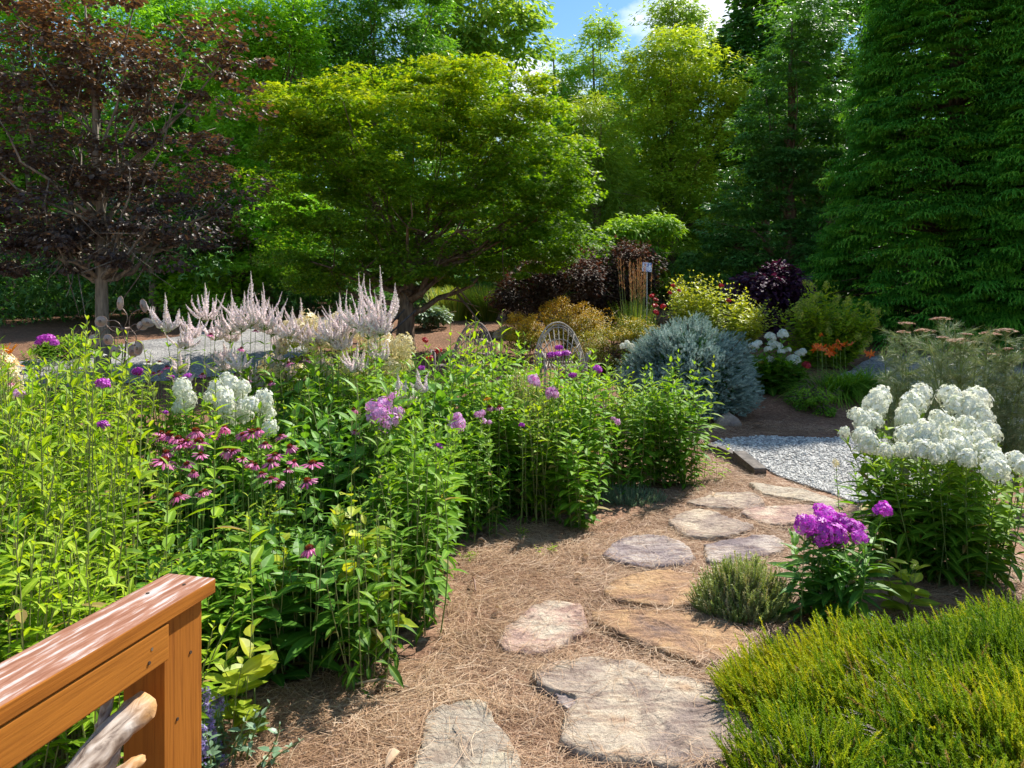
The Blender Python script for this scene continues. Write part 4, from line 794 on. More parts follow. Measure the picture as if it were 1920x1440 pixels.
flowering('cream_hydrangea', 'cream flowered hydrangea below the mauve spires', 'shrub', 6.3, 640, [(583, 608, 22), (584, 622, 24), (632, 605, 20), (610, 640, 22), (690, 640, 20), (706, 638, 22), (725, 650, 20), (750, 655, 26), (745, 662, 22), (765, 652, 16), (735, 690, 22), (722, 712, 22), (760, 680, 18), (580, 650, 20), (555, 640, 18), (530, 650, 18), (600, 680, 20), (650, 690, 20), (690, 700, 22), (520, 700, 16), (620, 620, 20), (640, 655, 22), (670, 720, 22), (560, 615, 22), (545, 620, 20), (660, 625, 20), (500, 690, 18), (560, 700, 20), (700, 660, 20), (610, 700, 20)],
          H_CREAM, 'cream', 'lime', 515, extra=26, ll=.12, ext_px=110, tm=OVATE, nodes_=10, hs=1.5)
flowering('white_hydrangea', 'white mophead hydrangea between blue spruce and orange daylilies', 'shrub', 11.2, 1455, [(1413, 650, 15), (1421, 645, 13), (1444, 634, 17), (1450, 646, 17), (1456, 652, 19), (1468, 629, 15), (1465, 660, 11), (1476, 656, 12), (1442, 676, 15), (1460, 684, 20), (1487, 675, 20), (1480, 680, 13), (1500, 663, 14), (1419, 714, 11), (1440, 656, 12), (1505, 660, 11)],
          H_HYD, 'white', 'mid', 516, hs=1.25, extra=70, ll=.15, ext_px=62, tm=BROAD, nodes_=8, tone=(.0, .5))
# coneflowers: thing > stem, leaf foliage, petals, cone
def coneflower_proto(mat, seed, pet=14, droop=.55):
    rng = np.random.default_rng(seed); th = thing('coneflower', '', 'flower', (0, 0, 0)); hd = bpy.data.objects.new('flower_head', None)
    f, s = Acc(), Acc(); leafy_stem(f, s, rng, (0, 0, 0), (0, 0, 1), 6, .16, LANCE, t0=.05, opp=False, up0=.5, up1=.5, r=.0035)
    f2 = f
    a = Acc(); ph = np.arange(pet) / pet * 6.283 + rng.normal(0, .08, pet)
    d = np.stack([np.cos(ph), np.sin(ph), np.full(pet, -droop) + rng.normal(0, .15, pet)], -1)
    a.add(leaf_t(.30, 4, -.25, .30, .62), np.stack([np.cos(ph) * .011, np.sin(ph) * .011, np.zeros(pet)], -1), d, np.array([0, 0, 1.]), .052 * rng.uniform(.88, 1.1, pet), rng.uniform(.2, .9, pet))
    c = Acc(); n = 90; u = fib(n, -.15); c.add((np.array([(-.16, 0, 0), (.16, 0, 0), (0, 1, 0), (0, 0, .16), (0, 0, -.16)], float), np.array([(0, 1, 2), (3, 4, 2)]), np.ones(5)), u * [.0165, .0165, .013], u * [1, 1, 1.3] + [0, 0, .3], rng.normal(size=(n, 3)), .010, np.clip(.25 + .7 * u[:, 2] + rng.normal(0, .12, n), 0, 1))
    V = fib(60, -.4) * [.0165, .0165, .013]
    t = np.linspace(0, math.pi * .6, 5); ring = [[(math.sin(q) * .017 * math.cos(w), math.sin(q) * .017 * math.sin(w), math.cos(q) * .013) for w in np.linspace(0, 6.283, 11)[:-1]] for q in t]; VV = np.array(ring).reshape(-1, 3)
    T = [(i * 10 + j, (i + 1) * 10 + j, (i + 1) * 10 + (j + 1) % 10) for i in range(4) for j in range(10)] + [(i * 10 + j, (i + 1) * 10 + (j + 1) % 10, i * 10 + (j + 1) % 10) for i in range(4) for j in range(10)]
    c.raw(VV, T, .15)
    return s.mesh('stem', M['stem']), f.mesh('foliage', M['deep']), a.mesh('petals', M[mat]), c.mesh('cone', M['cone']), th
CF = [coneflower_proto('cone_petal', 600 + i, 13 + i, (.35, .2, .6)[i]) for i in range(3)] + [coneflower_proto('white', 610, 13, .3), coneflower_proto('amber', 611, 13, .1)]
for q in CF: bpy.data.objects.remove(q[4])
_cf_used = {}
def daisy(v, px, py, d, sz, label, group, name='coneflower', cat='flower', seed=0, foliage=True, full=None):
    rng = np.random.default_rng(700 + seed); sm, fm, pm, cm, _ = CF[v]; b = gd(px, d); p = at(px, py, d); h = float(p[2] - b[2])
    th = thing(name, label, cat, b, group, rng.uniform(0, 6.28))
    tilt = (rng.normal(0, .22), rng.normal(0, .22)); s = sz / F * d / .112
    for me, nm in ((sm, 'stem'), (fm, 'foliage')):
        if nm == 'foliage' and not foliage: continue
        o = bpy.data.objects.new(nm, me); COL.objects.link(o); o.parent = th; o.scale = (1, 1, h)
    for me, nm in ((pm, 'petals'), (cm, 'cone')):
        o = bpy.data.objects.new(nm, me); COL.objects.link(o); o.parent = th; o.location = (0, 0, h); o.scale = (s, s, s); o.rotation_euler = (tilt[0], tilt[1], rng.uniform(0, 6.28))
CFL = [(302, 812, 26), (318, 815, 36), (334, 822, 32), (339, 833, 36), (367, 808, 36), (373, 828, 42), (403, 815, 20), (422, 802, 26), (312, 848, 28), (268, 868, 34), (308, 864, 44), (350, 870, 26), (376, 852, 26), (425, 845, 30), (438, 845, 26), (455, 815, 24), (473, 810, 34), (485, 806, 22), (497, 832, 26), (526, 818, 20), (543, 838, 28), (516, 853, 28), (508, 866, 32), (471, 868, 26), (552, 866, 26), (586, 869, 38), (490, 888, 22), (508, 898, 28), (523, 905, 22), (576, 902, 36), (333, 930, 38), (385, 920, 22), (377, 924, 22), (580, 1028, 40), (362, 885, 22), (298, 820, 22), (455, 860, 20), (540, 880, 20), (350, 828, 30), (480, 872, 20)]
CFL.sort(key=lambda t: t[1]); _rows = [CFL[:14], CFL[14:28], CFL[28:]]
for ri, rw in enumerate(_rows):
    for k, (px, py, sz) in enumerate(sorted(rw)):
        d = np.interp(py, [800, 900, 940, 1030], [4.25, 3.95, 3.75, 3.35])
        daisy(k % 3, px, py, d, sz * 1.12, f'pink coneflower with rusty cone, {ORD[k]} from left in the {("topmost", "middle", "lowest")[ri]} tier of the main group', 'pink coneflowers in the main group', seed=ri * 20 + k, foliage=k % 2 == 0)
OTHER = [(395, 627, 18, 6.1, 'deep pink coneflower tallest, left among the mauve spires'), (479, 620, 16, 6.0, 'deep pink coneflower in the middle of the mauve spires'), (453, 653, 18, 5.7, 'deep pink coneflower below the middle mauve spires'), (313, 688, 18, 6.0, 'pink coneflower beside the two white daisies'), (288, 700, 16, 5.8, 'pink coneflower pair member, left of the mauve stub'), (298, 697, 16, 5.8, 'pink coneflower pair member, nearer the white daisies'), (380, 702, 18, 5.8, 'pink coneflower just above the left white phlox'), (466, 714, 14, 5.6, 'small pink coneflower right above the left white phlox'), (508, 717, 18, 5.6, 'pink coneflower between white phlox and cream hydrangea'),
         (541, 681, 20, 5.8, 'pink coneflower under the cream hydrangea, left one'), (577, 675, 18, 5.8, 'pink coneflower under the cream hydrangea, right one'), (663, 768, 22, 4.9, 'pink coneflower left of the big pink phlox'), (666, 808, 20, 4.7, 'pink coneflower lower left of the big pink phlox'), (738, 740, 24, 4.9, 'pink coneflower touching the top of the big pink phlox'), (918, 763, 20, 5.6, 'pink coneflower under the black-eyed susan, left one'), (936, 763, 20, 5.6, 'pink coneflower under the black-eyed susan, right one'), (930, 708, 22, 6.4, 'pink coneflower below the small twig footstool'), (400, 768, 12, 4.9, 'tiny pink coneflower within the left white phlox'), (20, 718, 16, 5.0, 'pink coneflower at the far left edge')]
for i, (px, py, sz, d, lb) in enumerate(OTHER): daisy(i % 3, px, py, d, sz, lb, 'scattered pink coneflowers', seed=80 + i, foliage=False)
for i, (px, py, lb) in enumerate([(278, 680, 'white daisy-like coneflower on the drive side, left one'), (299, 679, 'white daisy-like coneflower on the drive side, right one'), (190, 663, 'white coneflower just right of the beech trunk base')]): daisy(3, px, py, 6.2, 19, lb, 'white coneflowers', name='white_coneflower', seed=120 + i, foliage=False)
for i, (px, py, d, sz, lb) in enumerate([(913, 747, 5.6, 17, 'yellow-orange black-eyed susan in the mid bed'), (760, 768, 4.9, 14, 'yellow flower right of the big pink phlox')]): daisy(4, px, py, d, sz, lb, 'black-eyed susans', name='black_eyed_susan', seed=130 + i, foliage=False)
# bee balm: small shaggy heads
H_BALM = heads('flower_head', 'magenta', n=40, fs=.3, rz=.3, top=-.3, lump=.3, k=2, tmpl=FLORET4); H_RED = heads('flower_head', 'red', n=36, fs=.3, rz=.35, top=-.3, lump=.3, k=2, tmpl=FLORET4)
for i, (px, py, d, sz, lb) in enumerate([(1048, 652, 6.3, 12, 'magenta bee balm topmost in front of the white twig chair'), (1033, 666, 6.2, 13, 'magenta bee balm left one across the twig chair'), (1048, 664, 6.2, 13, 'magenta bee balm middle one across the twig chair'), (1061, 662, 6.2, 13, 'magenta bee balm right one across the twig chair'), (1120, 692, 6.4, 14, 'magenta bee balm right of the twig chair'), (1074, 704, 6.2, 12, 'magenta bee balm low right before the twig chair'),
        (193, 719, 4.6, 20, 'purple bee balm below the wind spinner pole'), (258, 697, 5.4, 16, 'purple bee balm left of the pink coneflower pair'), (193, 796, 4.0, 16, 'lilac bee balm alone in the lime green leaves'), (310, 773, 4.6, 8, 'tiny purple bee balm left of the white phlox'), (823, 837, 4.6, 14, 'bright magenta bloom low in the mid bed'), (350, 706, 5.4, 14, 'purple bee balm above the left white phlox'), (320, 707, 5.6, 10, 'small purple bee balm beside pink coneflowers'), (790, 690, 6.0, 10, 'magenta bee balm by the cream hydrangea'), (978, 797, 5.4, 9, 'small magenta bloom in the middle of the mound'), (1130, 762, 6.2, 9, 'small magenta bloom at the right of the mound')]):
    flowering('bee_balm', lb, 'flower', d, px, [(px, py, sz, 0)], H_BALM, 'magenta', 'mid', 540 + i, ll=.07, nodes_=9, group='magenta and purple bee balm', spread=.02)
for i, (px, py, d, sz, lb) in enumerate([(1222, 555, 12.6, 9, 'red bloom topmost left of the lime shrub'), (1230, 562, 12.6, 9, 'red bloom second from the top left of the lime shrub'), (1228, 573, 12.3, 11, 'red bloom middle left over the blue spruce'), (1243, 575, 12.3, 11, 'red bloom right in the red cluster above the spruce'), (1230, 586, 12.2, 12, 'red bloom lowest just above the blue spruce'), (1262, 536, 12.6, 8, 'red bloom upper left in the lime shrub'), (1256, 549, 12.6, 8, 'red bloom lower left in the lime shrub'), (1273, 545, 12.6, 8, 'red bloom inner left of the lime shrub'), (1352, 536, 12.8, 9, 'red bloom right side in the lime shrub'), (1366, 563, 12.8, 9, 'red bloom low right in the lime shrub'),
        (797, 638, 8.0, 12, 'dark red dahlia-like bloom topmost in front of maple trunk'), (822, 658, 7.8, 13, 'dark red and yellow bloom right before the twig chair'), (806, 672, 7.7, 14, 'dark red and yellow bloom lowest before maple trunk'), (1512, 685, 10.8, 16, 'dusky red bloom right of the white hydrangea')]):
    flowering('red_flower', lb, 'flower', d, px, [(px, py, sz * .8, 0)], H_RED, 'red', 'mid', 570 + i, ll=.07, nodes_=7, group='red blooms', spread=.02)
# culver's root: spires
def spire(a, P, r, rng, tone=.6):
    P = np.asarray(P, float); n = len(P); t = np.linspace(0, 1, n); m = 110; u = rng.random(m); C = np.stack([np.interp(u, t, P[:, k]) for k in range(3)], -1)
    rr = r * (1 - u ** 1.6) * .9 + .0012; ax = nrm(P[-1] - P[0]); q = rng.normal(size=(m, 3)); q = nrm(q - (q @ ax)[:, None] * ax)
    a.add((np.array([(-.35, 0, 0), (.35, 0, 0), (.2, 1, 0), (-.2, 1, 0)], float), np.array([(0, 1, 2), (0, 2, 3)]), np.ones(4)), C + q * rr[:, None] * .35, q + ax * .5, rng.normal(size=(m, 3)), rr * 1.0 + .0025, np.clip(tone + rng.normal(0, .2, m) - .5 * (u > .85), 0, 1))
    a.tube(P, r * .55 * (1 - t ** 1.6) + .001, 5, tone=tone * .8)
def culver(label, d, bpx, tops, seed, n_side=12):
    rng = np.random.default_rng(seed); b = gd(bpx, d); th = thing('culvers_root', label, 'flowering plant', b, "mauve culver's root plants"); f, s = Acc(), Acc()
    for (px, py, L_) in tops:
        tip = at(px, py, d + rng.uniform(-.2, .2)) - b; Lm = L_ / F * d; jn = tip - [rng.normal(0, .02), 0, Lm]; base = np.array([tip[0] * .6, rng.normal(0, .1), 0])
        leafy_stem(f, s, rng, base, jn, 9, .11, LANCE, t0=.3, up0=0, up1=.5, tone=(.2, .7)); s.tube([jn, (jn + tip) / 2, tip], [.004, .003, .002], 4)
        a = Acc(); t = np.linspace(.0, 1, 5)[:, None]; spire(a, jn + (tip - jn) * (.35 + .65 * t) + np.sin(t * 3) * [.006, 0, 0], .0145, rng, .55)
        for k in range(n_side):
            ph = k / n_side * 6.283 + rng.normal(0, .2); l = Lm * rng.uniform(.35, .78); j0 = jn + (tip - jn) * rng.uniform(0, .12); out = np.array([math.cos(ph), math.sin(ph), 0]); w = Lm * rng.uniform(.28, .42)
            q = np.linspace(0, 1, 6)[:, None]; P = j0 + out * w * rng.uniform(.7, 1.3) * (1 - (1 - q) ** 2) + np.array([0, 0, l]) * q ** rng.uniform(1.1, 1.7) + np.append(rng.normal(0, .03, 2), 0) * q ** 2 + np.array([.012, 0, 0]) * np.sin(q * rng.uniform(2, 7)); s.tube(P[:3], [.003, .0025, .002], 4); spire(a, P[1:], .0125, rng, .62)
        a.obj('flower_spike', M['mauve'], th)
    f.obj('foliage', M['mid'], th); s.obj('stems', M['stem'], th)
culver('mauve spires farthest left, just right of the wind spinner', 6.0, 330, [(309, 548, 75), (350, 610, 45), (337, 660, 40), (345, 690, 34)], 801)
culver('mauve spires second from left with a forked tip', 6.2, 395, [(384, 530, 78), (352, 585, 50), (408, 590, 50), (430, 600, 45), (418, 640, 40)], 802)
culver('mauve spires with the tallest thick central spike', 6.0, 470, [(470, 508, 110), (434, 556, 75), (458, 545, 80), (490, 545, 75), (505, 570, 65), (455, 640, 55), (480, 680, 50), (425, 650, 50)], 803)
culver('mauve spires rising from the cream hydrangea, centre', 6.2, 565, [(563, 557, 85), (548, 574, 60), (530, 610, 55), (575, 600, 50), (520, 650, 45), (540, 670, 45)], 804)
culver('mauve spires left of the densest cluster', 6.2, 620, [(617, 572, 70), (598, 590, 60), (636, 548, 80), (645, 580, 60), (600, 650, 50)], 805)
culver('densest mauve spires with a leaning top, nearest the maple trunk', 6.0, 690, [(712, 497, 115), (673, 523, 100), (690, 560, 75), (705, 555, 70), (655, 570, 65), (640, 600, 60), (715, 570, 60), (700, 620, 60), (670, 640, 60)], 806)
culver('small pale mauve spires low beside the pink phlox', 5.4, 770, [(780, 690, 50), (760, 720, 45), (745, 700, 50)], 807, 6)

# ------------------------------------------------------------------ grasses, daylilies, fennel
def grass(name, label, D, bpx, bpy_, h, w, n, mat, seed, arch=(.1, .6), wide=.02, spread=None, cat='ornamental grass', tilt=.35, group=None, plume=None):
    rng = np.random.default_rng(seed); b = np.array(gp(bpx, bpy_)) if bpy_ else gd(bpx, D); th = thing(name, label, cat, b, group); a = Acc()
    for ar in np.linspace(*arch, 4):
        k = n // 4; ph = rng.uniform(0, 6.28, k); r = (spread or w) * np.sqrt(rng.random(k)); e = rng.uniform(.0, tilt, k) + r / (spread or w) * tilt * .6
        p = np.stack([r * np.cos(ph), r * np.sin(ph) * .6, np.zeros(k)], -1); d = np.stack([np.cos(ph) * np.sin(e), np.sin(ph) * np.sin(e), np.cos(e)], -1)
        nn = np.stack([-np.cos(ph) * np.cos(e), -np.sin(ph) * np.cos(e), np.sin(e)], -1)
        a.add(blade_t(6, wide / h * .5, ar), p, d, -nn * -1, h * rng.uniform(.55, 1.05, k), np.clip(rng.normal(.45, .22, k), 0, .92))
    a.obj('blades', M[mat], th)
    if plume:
        f = Acc(); s = Acc()
        for i in range(plume):
            x, y = rng.normal(0, w * .5), rng.normal(0, w * .3); t = h * rng.uniform(1.25, 1.6); P = np.array([(x, y, 0), (x * 1.1, y, t * .5), (x * 1.35, y, t)]); s.tube(P, [.004, .003, .001], 4)
            m = 30; u = rng.uniform(.72, 1, m); C = np.stack([np.interp(u, [0, .5, 1], P[:, k]) for k in range(3)], -1); f.add(blade_t(2, .05, .2), C, rng.normal(0, .3, (m, 3)) + [0, 0, 1], rng.normal(size=(m, 3)), .06, rng.random(m))
        s.obj('stalks', M['stem'], th); f.obj('plumes', M['umbel'], th)
    return th
grass('fountain_grass', 'tall green grass fountain beyond the maple, right one', 0, 912, 602, 1.0, .24, 1500, 'grass', 821, (.0, .35), .016, tilt=.4)
for i, (px, py) in enumerate([(822, 596), (838, 599), (856, 601), (872, 600), (848, 590)]): grass('iris_clump', f'yellow-green sword-leaved iris clump beyond the maple, {ORD[i]} from the left', 0, px, py, .95, .17, 230, 'iris', 822 + i, (.0, .2), .028, tilt=.25, group='iris clumps beyond the maple', cat='plant')
grass('reed_grass', 'upright feather reed grass with reddish plumes beneath the blue sign', 13.3, 1195, 0, 1.15, .20, 320, 'grass', 831, (.0, .15), .010, tilt=.16, plume=46)
grass('grass_tuft', 'small blue-green grass tuft left of the golden spirea mound', 0, 1030, 590, .4, .1, 90, 'silver', 832, (.0, .3), .012)
for i, (px, py, h) in enumerate([(1575, 745, .62), (1600, 740, .6), (1545, 748, .55), (1625, 735, .5)]):
    grass('daylily_foliage', f'arching daylily leaves under the orange flowers, {("front left", "front right", "far left", "far right")[i]} clump', 0, px, py, h * 1.15, .14, 420, 'mid', 840 + i, (.45, .95), .022, tilt=.75, cat='plant', group='daylily leaf clumps')
def lily_mesh(mat, seed):
    rng = np.random.default_rng(seed); a = Acc(); ph = np.arange(6) / 6 * 6.283
    a.add(leaf_t(.42, 4, -.15, .55, .55), np.zeros((6, 3)), np.stack([np.cos(ph), np.sin(ph), np.full(6, .9)], -1), np.stack([-np.cos(ph) * .9, -np.sin(ph) * .9, np.ones(6)], -1), 1.0, rng.uniform(.2, .8, 6)); return a.mesh('petals', M[mat])
LILY_O, LILY_A = lily_mesh('orange', 1), lily_mesh('amber', 2)
def lily(px, py, d, sz, me, label, seed):
    rng = np.random.default_rng(seed); b = gd(px, d); h = float(at(px, py, d)[2] - b[2]); th = thing('daylily', label, 'flower', b, 'orange daylilies')
    Acc().tube([(0, 0, 0), (.01, 0, h * .6), (0, 0, h)], [.004, .003, .003], 4).obj('stem', M['stem'], th)
    for k in range(2):
        o = bpy.data.objects.new('petals', me); COL.objects.link(o); o.parent = th; s = sz / F * d * .62; o.scale = (s, s, s); o.location = (rng.normal(0, s * .5), rng.normal(0, s * .5), h - s * .3); o.rotation_euler = (rng.uniform(.3, 1.2), rng.normal(0, .4), rng.uniform(0, 6.28))
for i, (px, py, sz, lb) in enumerate([(1540, 651, 18, 'lower left'), (1548, 654, 18, 'left of centre'), (1562, 660, 18, 'lowest'), (1575, 642, 18, 'topmost left'), (1584, 644, 18, 'topmost right'), (1568, 650, 13, 'central'), (1630, 662, 16, 'far right separate'), (1532, 648, 12, 'far left'), (1541, 627, 8, 'single bud-like upper')]): lily(px, py, 10.9, sz, LILY_O, f'orange-red daylily bloom in the shaded clump, {lb} one', 860 + i)
lily(16, 655, 7.2, 34, LILY_A, 'bright orange lily at far left edge, upper one', 880); lily(12, 678, 7.0, 34, LILY_A, 'bright orange lily at far left edge, lower one', 881)
def fennel(label, D, bpx, stems, seed):
    rng = np.random.default_rng(seed); b = gd(bpx, D); th = thing('bronze_fennel', label, 'plant', b, 'bronze fennel plants'); s, f = Acc(), Acc()
    for (px, py, w) in stems:
        p = at(px, py, D + rng.uniform(-.15, .15)) - b; base = np.array([p[0] * .5, rng.normal(0, .1), 0]); mid = (base + p) / 2 + [rng.normal(0, .06), 0, 0]; P = np.array([base, mid, p]); s.tube(P, [.008, .006, .003], 5)
        if w:
            R_ = w / F * D / 2; a = Acc(); m = 22; ph = rng.uniform(0, 6.28, m); r = R_ * np.sqrt(rng.random(m)); q = p + np.stack([r * np.cos(ph), r * np.sin(ph), R_ * .25 * (1 - (r / R_) ** 2) + .02], -1)
            for e in q: s.tube([p - [0, 0, R_ * .35], e], [.0015, .001], 3)
            i = np.repeat(np.arange(m), 22); c = q[i] + rng.normal(0, R_ * .10, (len(i), 3)) * [1, 1, .35]
            a.add(FLORET4, c, face_dir(np.tile([0, 0, 1.], (len(i), 1)), rng), np.array([0, 0, 1.]), .0055, rng.random(len(i))); a.obj('flower_umbel', M['umbel'], th)
        for k in range(26):
            u = rng.uniform(.1, .95); q0 = P[0] * (1 - u) ** 2 + P[1] * 2 * u * (1 - u) + P[2] * u * u; ph = rng.uniform(0, 6.28); d = np.array([math.cos(ph), math.sin(ph), rng.uniform(.2, 1)]); e = q0 + d * rng.uniform(.08, .2); s.tube([q0, (q0 + e) / 2 + [0, 0, .02], e], [.003, .002, .001], 3)
            m = 85; c = q0 + (e - q0) * rng.random((m, 1)); dd = nrm(rng.normal(0, .6, (m, 3)) + d); f.add(blade_t(2, .012, .2), c, dd, rng.normal(size=(m, 3)), rng.uniform(.04, .11, m), rng.random(m))
    s.obj('stems', M['stem'], th); f.obj('foliage', M['fennel'], th)
fennel('bronze fennel with tan umbels at the left side of the fennel patch', 6.4, 1720, [(1700, 612, 30), (1695, 628, 26), (1735, 626, 38), (1765, 604, 38), (1658, 655, 0), (1780, 600, 0), (1690, 660, 0), (1750, 660, 0), (1680, 720, 0), (1720, 700, 0), (1770, 700, 0), (1650, 740, 0)], 901)
fennel('bronze fennel in the middle of the patch with a wide golden umbel', 6.1, 1790, [(1800, 646, 52), (1812, 632, 20), (1768, 638, 20), (1740, 640, 0), (1830, 690, 0), (1860, 660, 0), (1790, 610, 0), (1800, 720, 0), (1850, 730, 0), (1770, 740, 0), (1830, 670, 0)], 902)
fennel('bronze fennel at the far right cut by the picture edge', 6.2, 1880, [(1853, 632, 36), (1885, 626, 40), (1890, 660, 24), (1862, 670, 20), (1920, 640, 0), (1900, 690, 0), (1935, 660, 30), (1880, 720, 0), (1915, 700, 0), (1940, 740, 0), (1870, 760, 0)], 903)

# ------------------------------------------------------------------ heath, sage bush, low growth
def heath():
    rng = np.random.default_rng(910)
    for label, cx, cy_, rx, ry, hh, n, sd in [('wide olive green heath mound filling the bottom right corner', 2.25, 2.83, 1.36, .79, .21, 36000, 1), ('smaller heath tuft hanging over the largest stone at the bottom', 1.02, 2.58, .26, .26, .15, 1300, 2)]:
        th = thing('heath_shrub', label, 'shrub', (cx, cy_, float(gz(cx, cy_))), 'heath shrubs in the right corner'); a = Acc(); s = Acc()
        u = rng.uniform(-1, 1, (n * 2, 2)); u = u[(u ** 2).sum(1) < 1][:n]; m = len(u); rr = np.sqrt((u ** 2).sum(1))
        ed = 1 + .12 * np.sin(np.arctan2(u[:, 1], u[:, 0]) * 5 + 1) ; p = np.column_stack([u[:, 0] * rx * ed, u[:, 1] * ry * ed, np.zeros(m)])
        z = hh * np.sqrt(np.clip(1 - rr ** 2.6, 0, 1)) * (1 + .22 * np.sin(p[:, 0] * 7 + 2 * p[:, 1]) * np.cos(p[:, 1] * 8 - p[:, 0] * 3)) + rng.normal(0, .035, m); p[:, 2] = np.maximum(z - rng.exponential(.035, m) - .07 * (np.sin(p[:, 0] * 13 + p[:, 1] * 4) * np.sin(p[:, 1] * 15) > .55), .01)
        d = np.column_stack([u * .65, np.ones(m)]) + rng.normal(0, .32, (m, 3))
        tone = np.clip(.5 + .28 * np.sin(p[:, 0] * 4.1) * np.sin(p[:, 1] * 5) + rng.normal(0, .2, m), 0, .92); tone[rng.random(m) < .025 + .05 * (np.sin(p[:, 0] * 9) * np.sin(p[:, 1] * 11) > .6)] = 1
        for kk in range(3):
            i = np.arange(kk, m, 3); a.add(shoot_t(30, .095, kk, .022), p[i], d[i], rng.normal(size=(len(i), 3)), rng.uniform(.06, .15, len(i)), tone[i])
        a.obj('foliage', M['heath'], th)
        for _ in range(int(n / 14)):
            q = rng.uniform(-.9, .9, 2); b0 = np.array([q[0] * rx * .6, q[1] * ry * .6, .02]); e = np.array([q[0] * rx * .95, q[1] * ry * .95, hh * math.sqrt(max(0, 1 - (q ** 2).sum() * .8)) + rng.uniform(-.02, .09)]); s.tube([b0, (b0 + e) / 2 + rng.normal(0, .02, 3), e], [.003, .002, .0012], 4)
        s.obj('woody_stems', M['twig'], th)
heath()
def low_bush(label, px, py, w, h, n, mat, seed, shoot=.10, name='sage_bush', cat='shrub'):
    rng = np.random.default_rng(seed); b = np.array(gp(px, py)); W = w / F * b[1] / 2; th = thing(name, label, cat, b); a = Acc(); u = sphere_pts(n, rng, 0.0)
    p = u * [W, W * .7, h] * rng.uniform(.45, 1, (n, 1)) ; p[:, 2] = np.maximum(p[:, 2] - shoot * .5, .0); a.add(shoot_t(20, .13, 3, .03), p, u * .6 + [0, 0, 1] + rng.normal(0, .2, (n, 3)), rng.normal(size=(n, 3)), shoot * rng.uniform(.6, 1.25, n), np.clip(rng.normal(.45, .3, n), 0, 1)); a.obj('foliage', M[mat], th)
    s = Acc()
    for i in range(60): e = u[i] * [W, W * .7, h] * .9; s.tube([e * [.3, .3, 0], e * [.7, .7, .5], e], [.003, .002, .001], 4)
    s.obj('stems', M['drystem'], th)
low_bush('small grey-green sage bush beside the orange stepping stone', 1392, 1150, 175, .27, 2000, 'thyme', 921, .12)
low_bush('silvery groundcover mat at the foot of the mid-bed phlox', 1180, 940, 130, .13, 700, 'silver', 922, .07, 'groundcover_plant', 'plant')
low_bush('airy feathery aster with tiny buds in front of the twig chairs', 980, 935, 120, 1.05, 1300, 'thyme', 923, .16, 'airy_aster', 'plant')
low_bush('mat of dark groundcover at the corner of the front bed', 760, 1010, 120, .10, 350, 'mid', 924, .06, 'groundcover_plant', 'plant')
# catmint: lavender spikes
def catmint(label, px, py, tops, seed):
    rng = np.random.default_rng(seed); b = np.array(gp(px, py)); th = thing('catmint', label, 'flowering plant', b, 'lavender catmint plants'); f, s = Acc(), Acc()
    for (x, y, L_) in tops:
        d = b[1] + rng.uniform(-.1, .1); tip = at(x, y, d) - b; base = np.array([tip[0] * .6 + .02, tip[1], 0]); leafy_stem(f, s, rng, base, tip, 8, .04, OVATE, tone=(.2, .6)); Lm = L_ / F * d; a = Acc(); m = int(40 + L_)
        u = rng.random(m); c = tip + (base - tip) / np.linalg.norm(base - tip) * (u * Lm)[:, None] + rng.normal(0, .008, (m, 3)); nn = nrm(rng.normal(size=(m, 3)) + [0, -.5, .5]); a.add(FLORET4, c, face_dir(nn, rng), nn, .0065, rng.random(m)); a.obj('flower_spike', M['lavender'], th)
    for _ in range(26): p = np.array([rng.normal(0, .12), rng.normal(0, .08), rng.uniform(.08, .22)]); leafy_stem(f, s, rng, p * [.6, .6, 0], p, 6, .04, OVATE, tone=(.2, .7))
    f.obj('foliage', M['silver'], th); s.obj('stems', M['stem'], th)
catmint('catmint with lavender spikes right of the rail post', 395, 1440, [(385, 1290, 55), (392, 1330, 60), (380, 1360, 60), (398, 1370, 50), (388, 1400, 50), (420, 1420, 40), (410, 1300, 30)], 931)
catmint('catmint spikes behind the railing at the left edge', 60, 1330, [(68, 1075, 45), (48, 1130, 40), (30, 1180, 40), (20, 1200, 30)], 932)
# weeds and sprigs on the straw
for i, (px, py, h, lb) in enumerate([(985, 1008, .07, 'pale grassy weed tuft on the open straw'), (1030, 1038, .06, 'tiny green sprout right of the grassy weed tuft'), (886, 1052, .05, 'single tiny seedling near the left straw edge'), (1430, 1110, .22, 'lime green sprig growing out of the sage bush'), (1345, 900, .35, 'thin leafy seedling beside the timber edging'), (870, 992, .10, 'tiny green sprouts at the corner of the bed'), (1300, 905, .5, 'sparse lime shoot at the right end of the bed'), (1870, 1060, .3, 'yellow-topped yarrow at the right edge')]):
    b = gp(px, py); th = thing('weed_sprig', lb, 'plant', b, 'small sprouts on the straw'); rng = np.random.default_rng(940 + i); f, s = Acc(), Acc()
    for k in range(5 if h < .2 else 3): e = np.array([rng.normal(0, .03 + h * .12), rng.normal(0, .03), h * rng.uniform(.7, 1)]); leafy_stem(f, s, rng, e * [.4, .4, 0], e, 4 if h < .2 else 8, .03 + .12 * h, LANCE, tone=(.4, .9), r=.0015)
    f.obj('foliage', M['lime'], th); s.obj('stems', M['stem'], th)

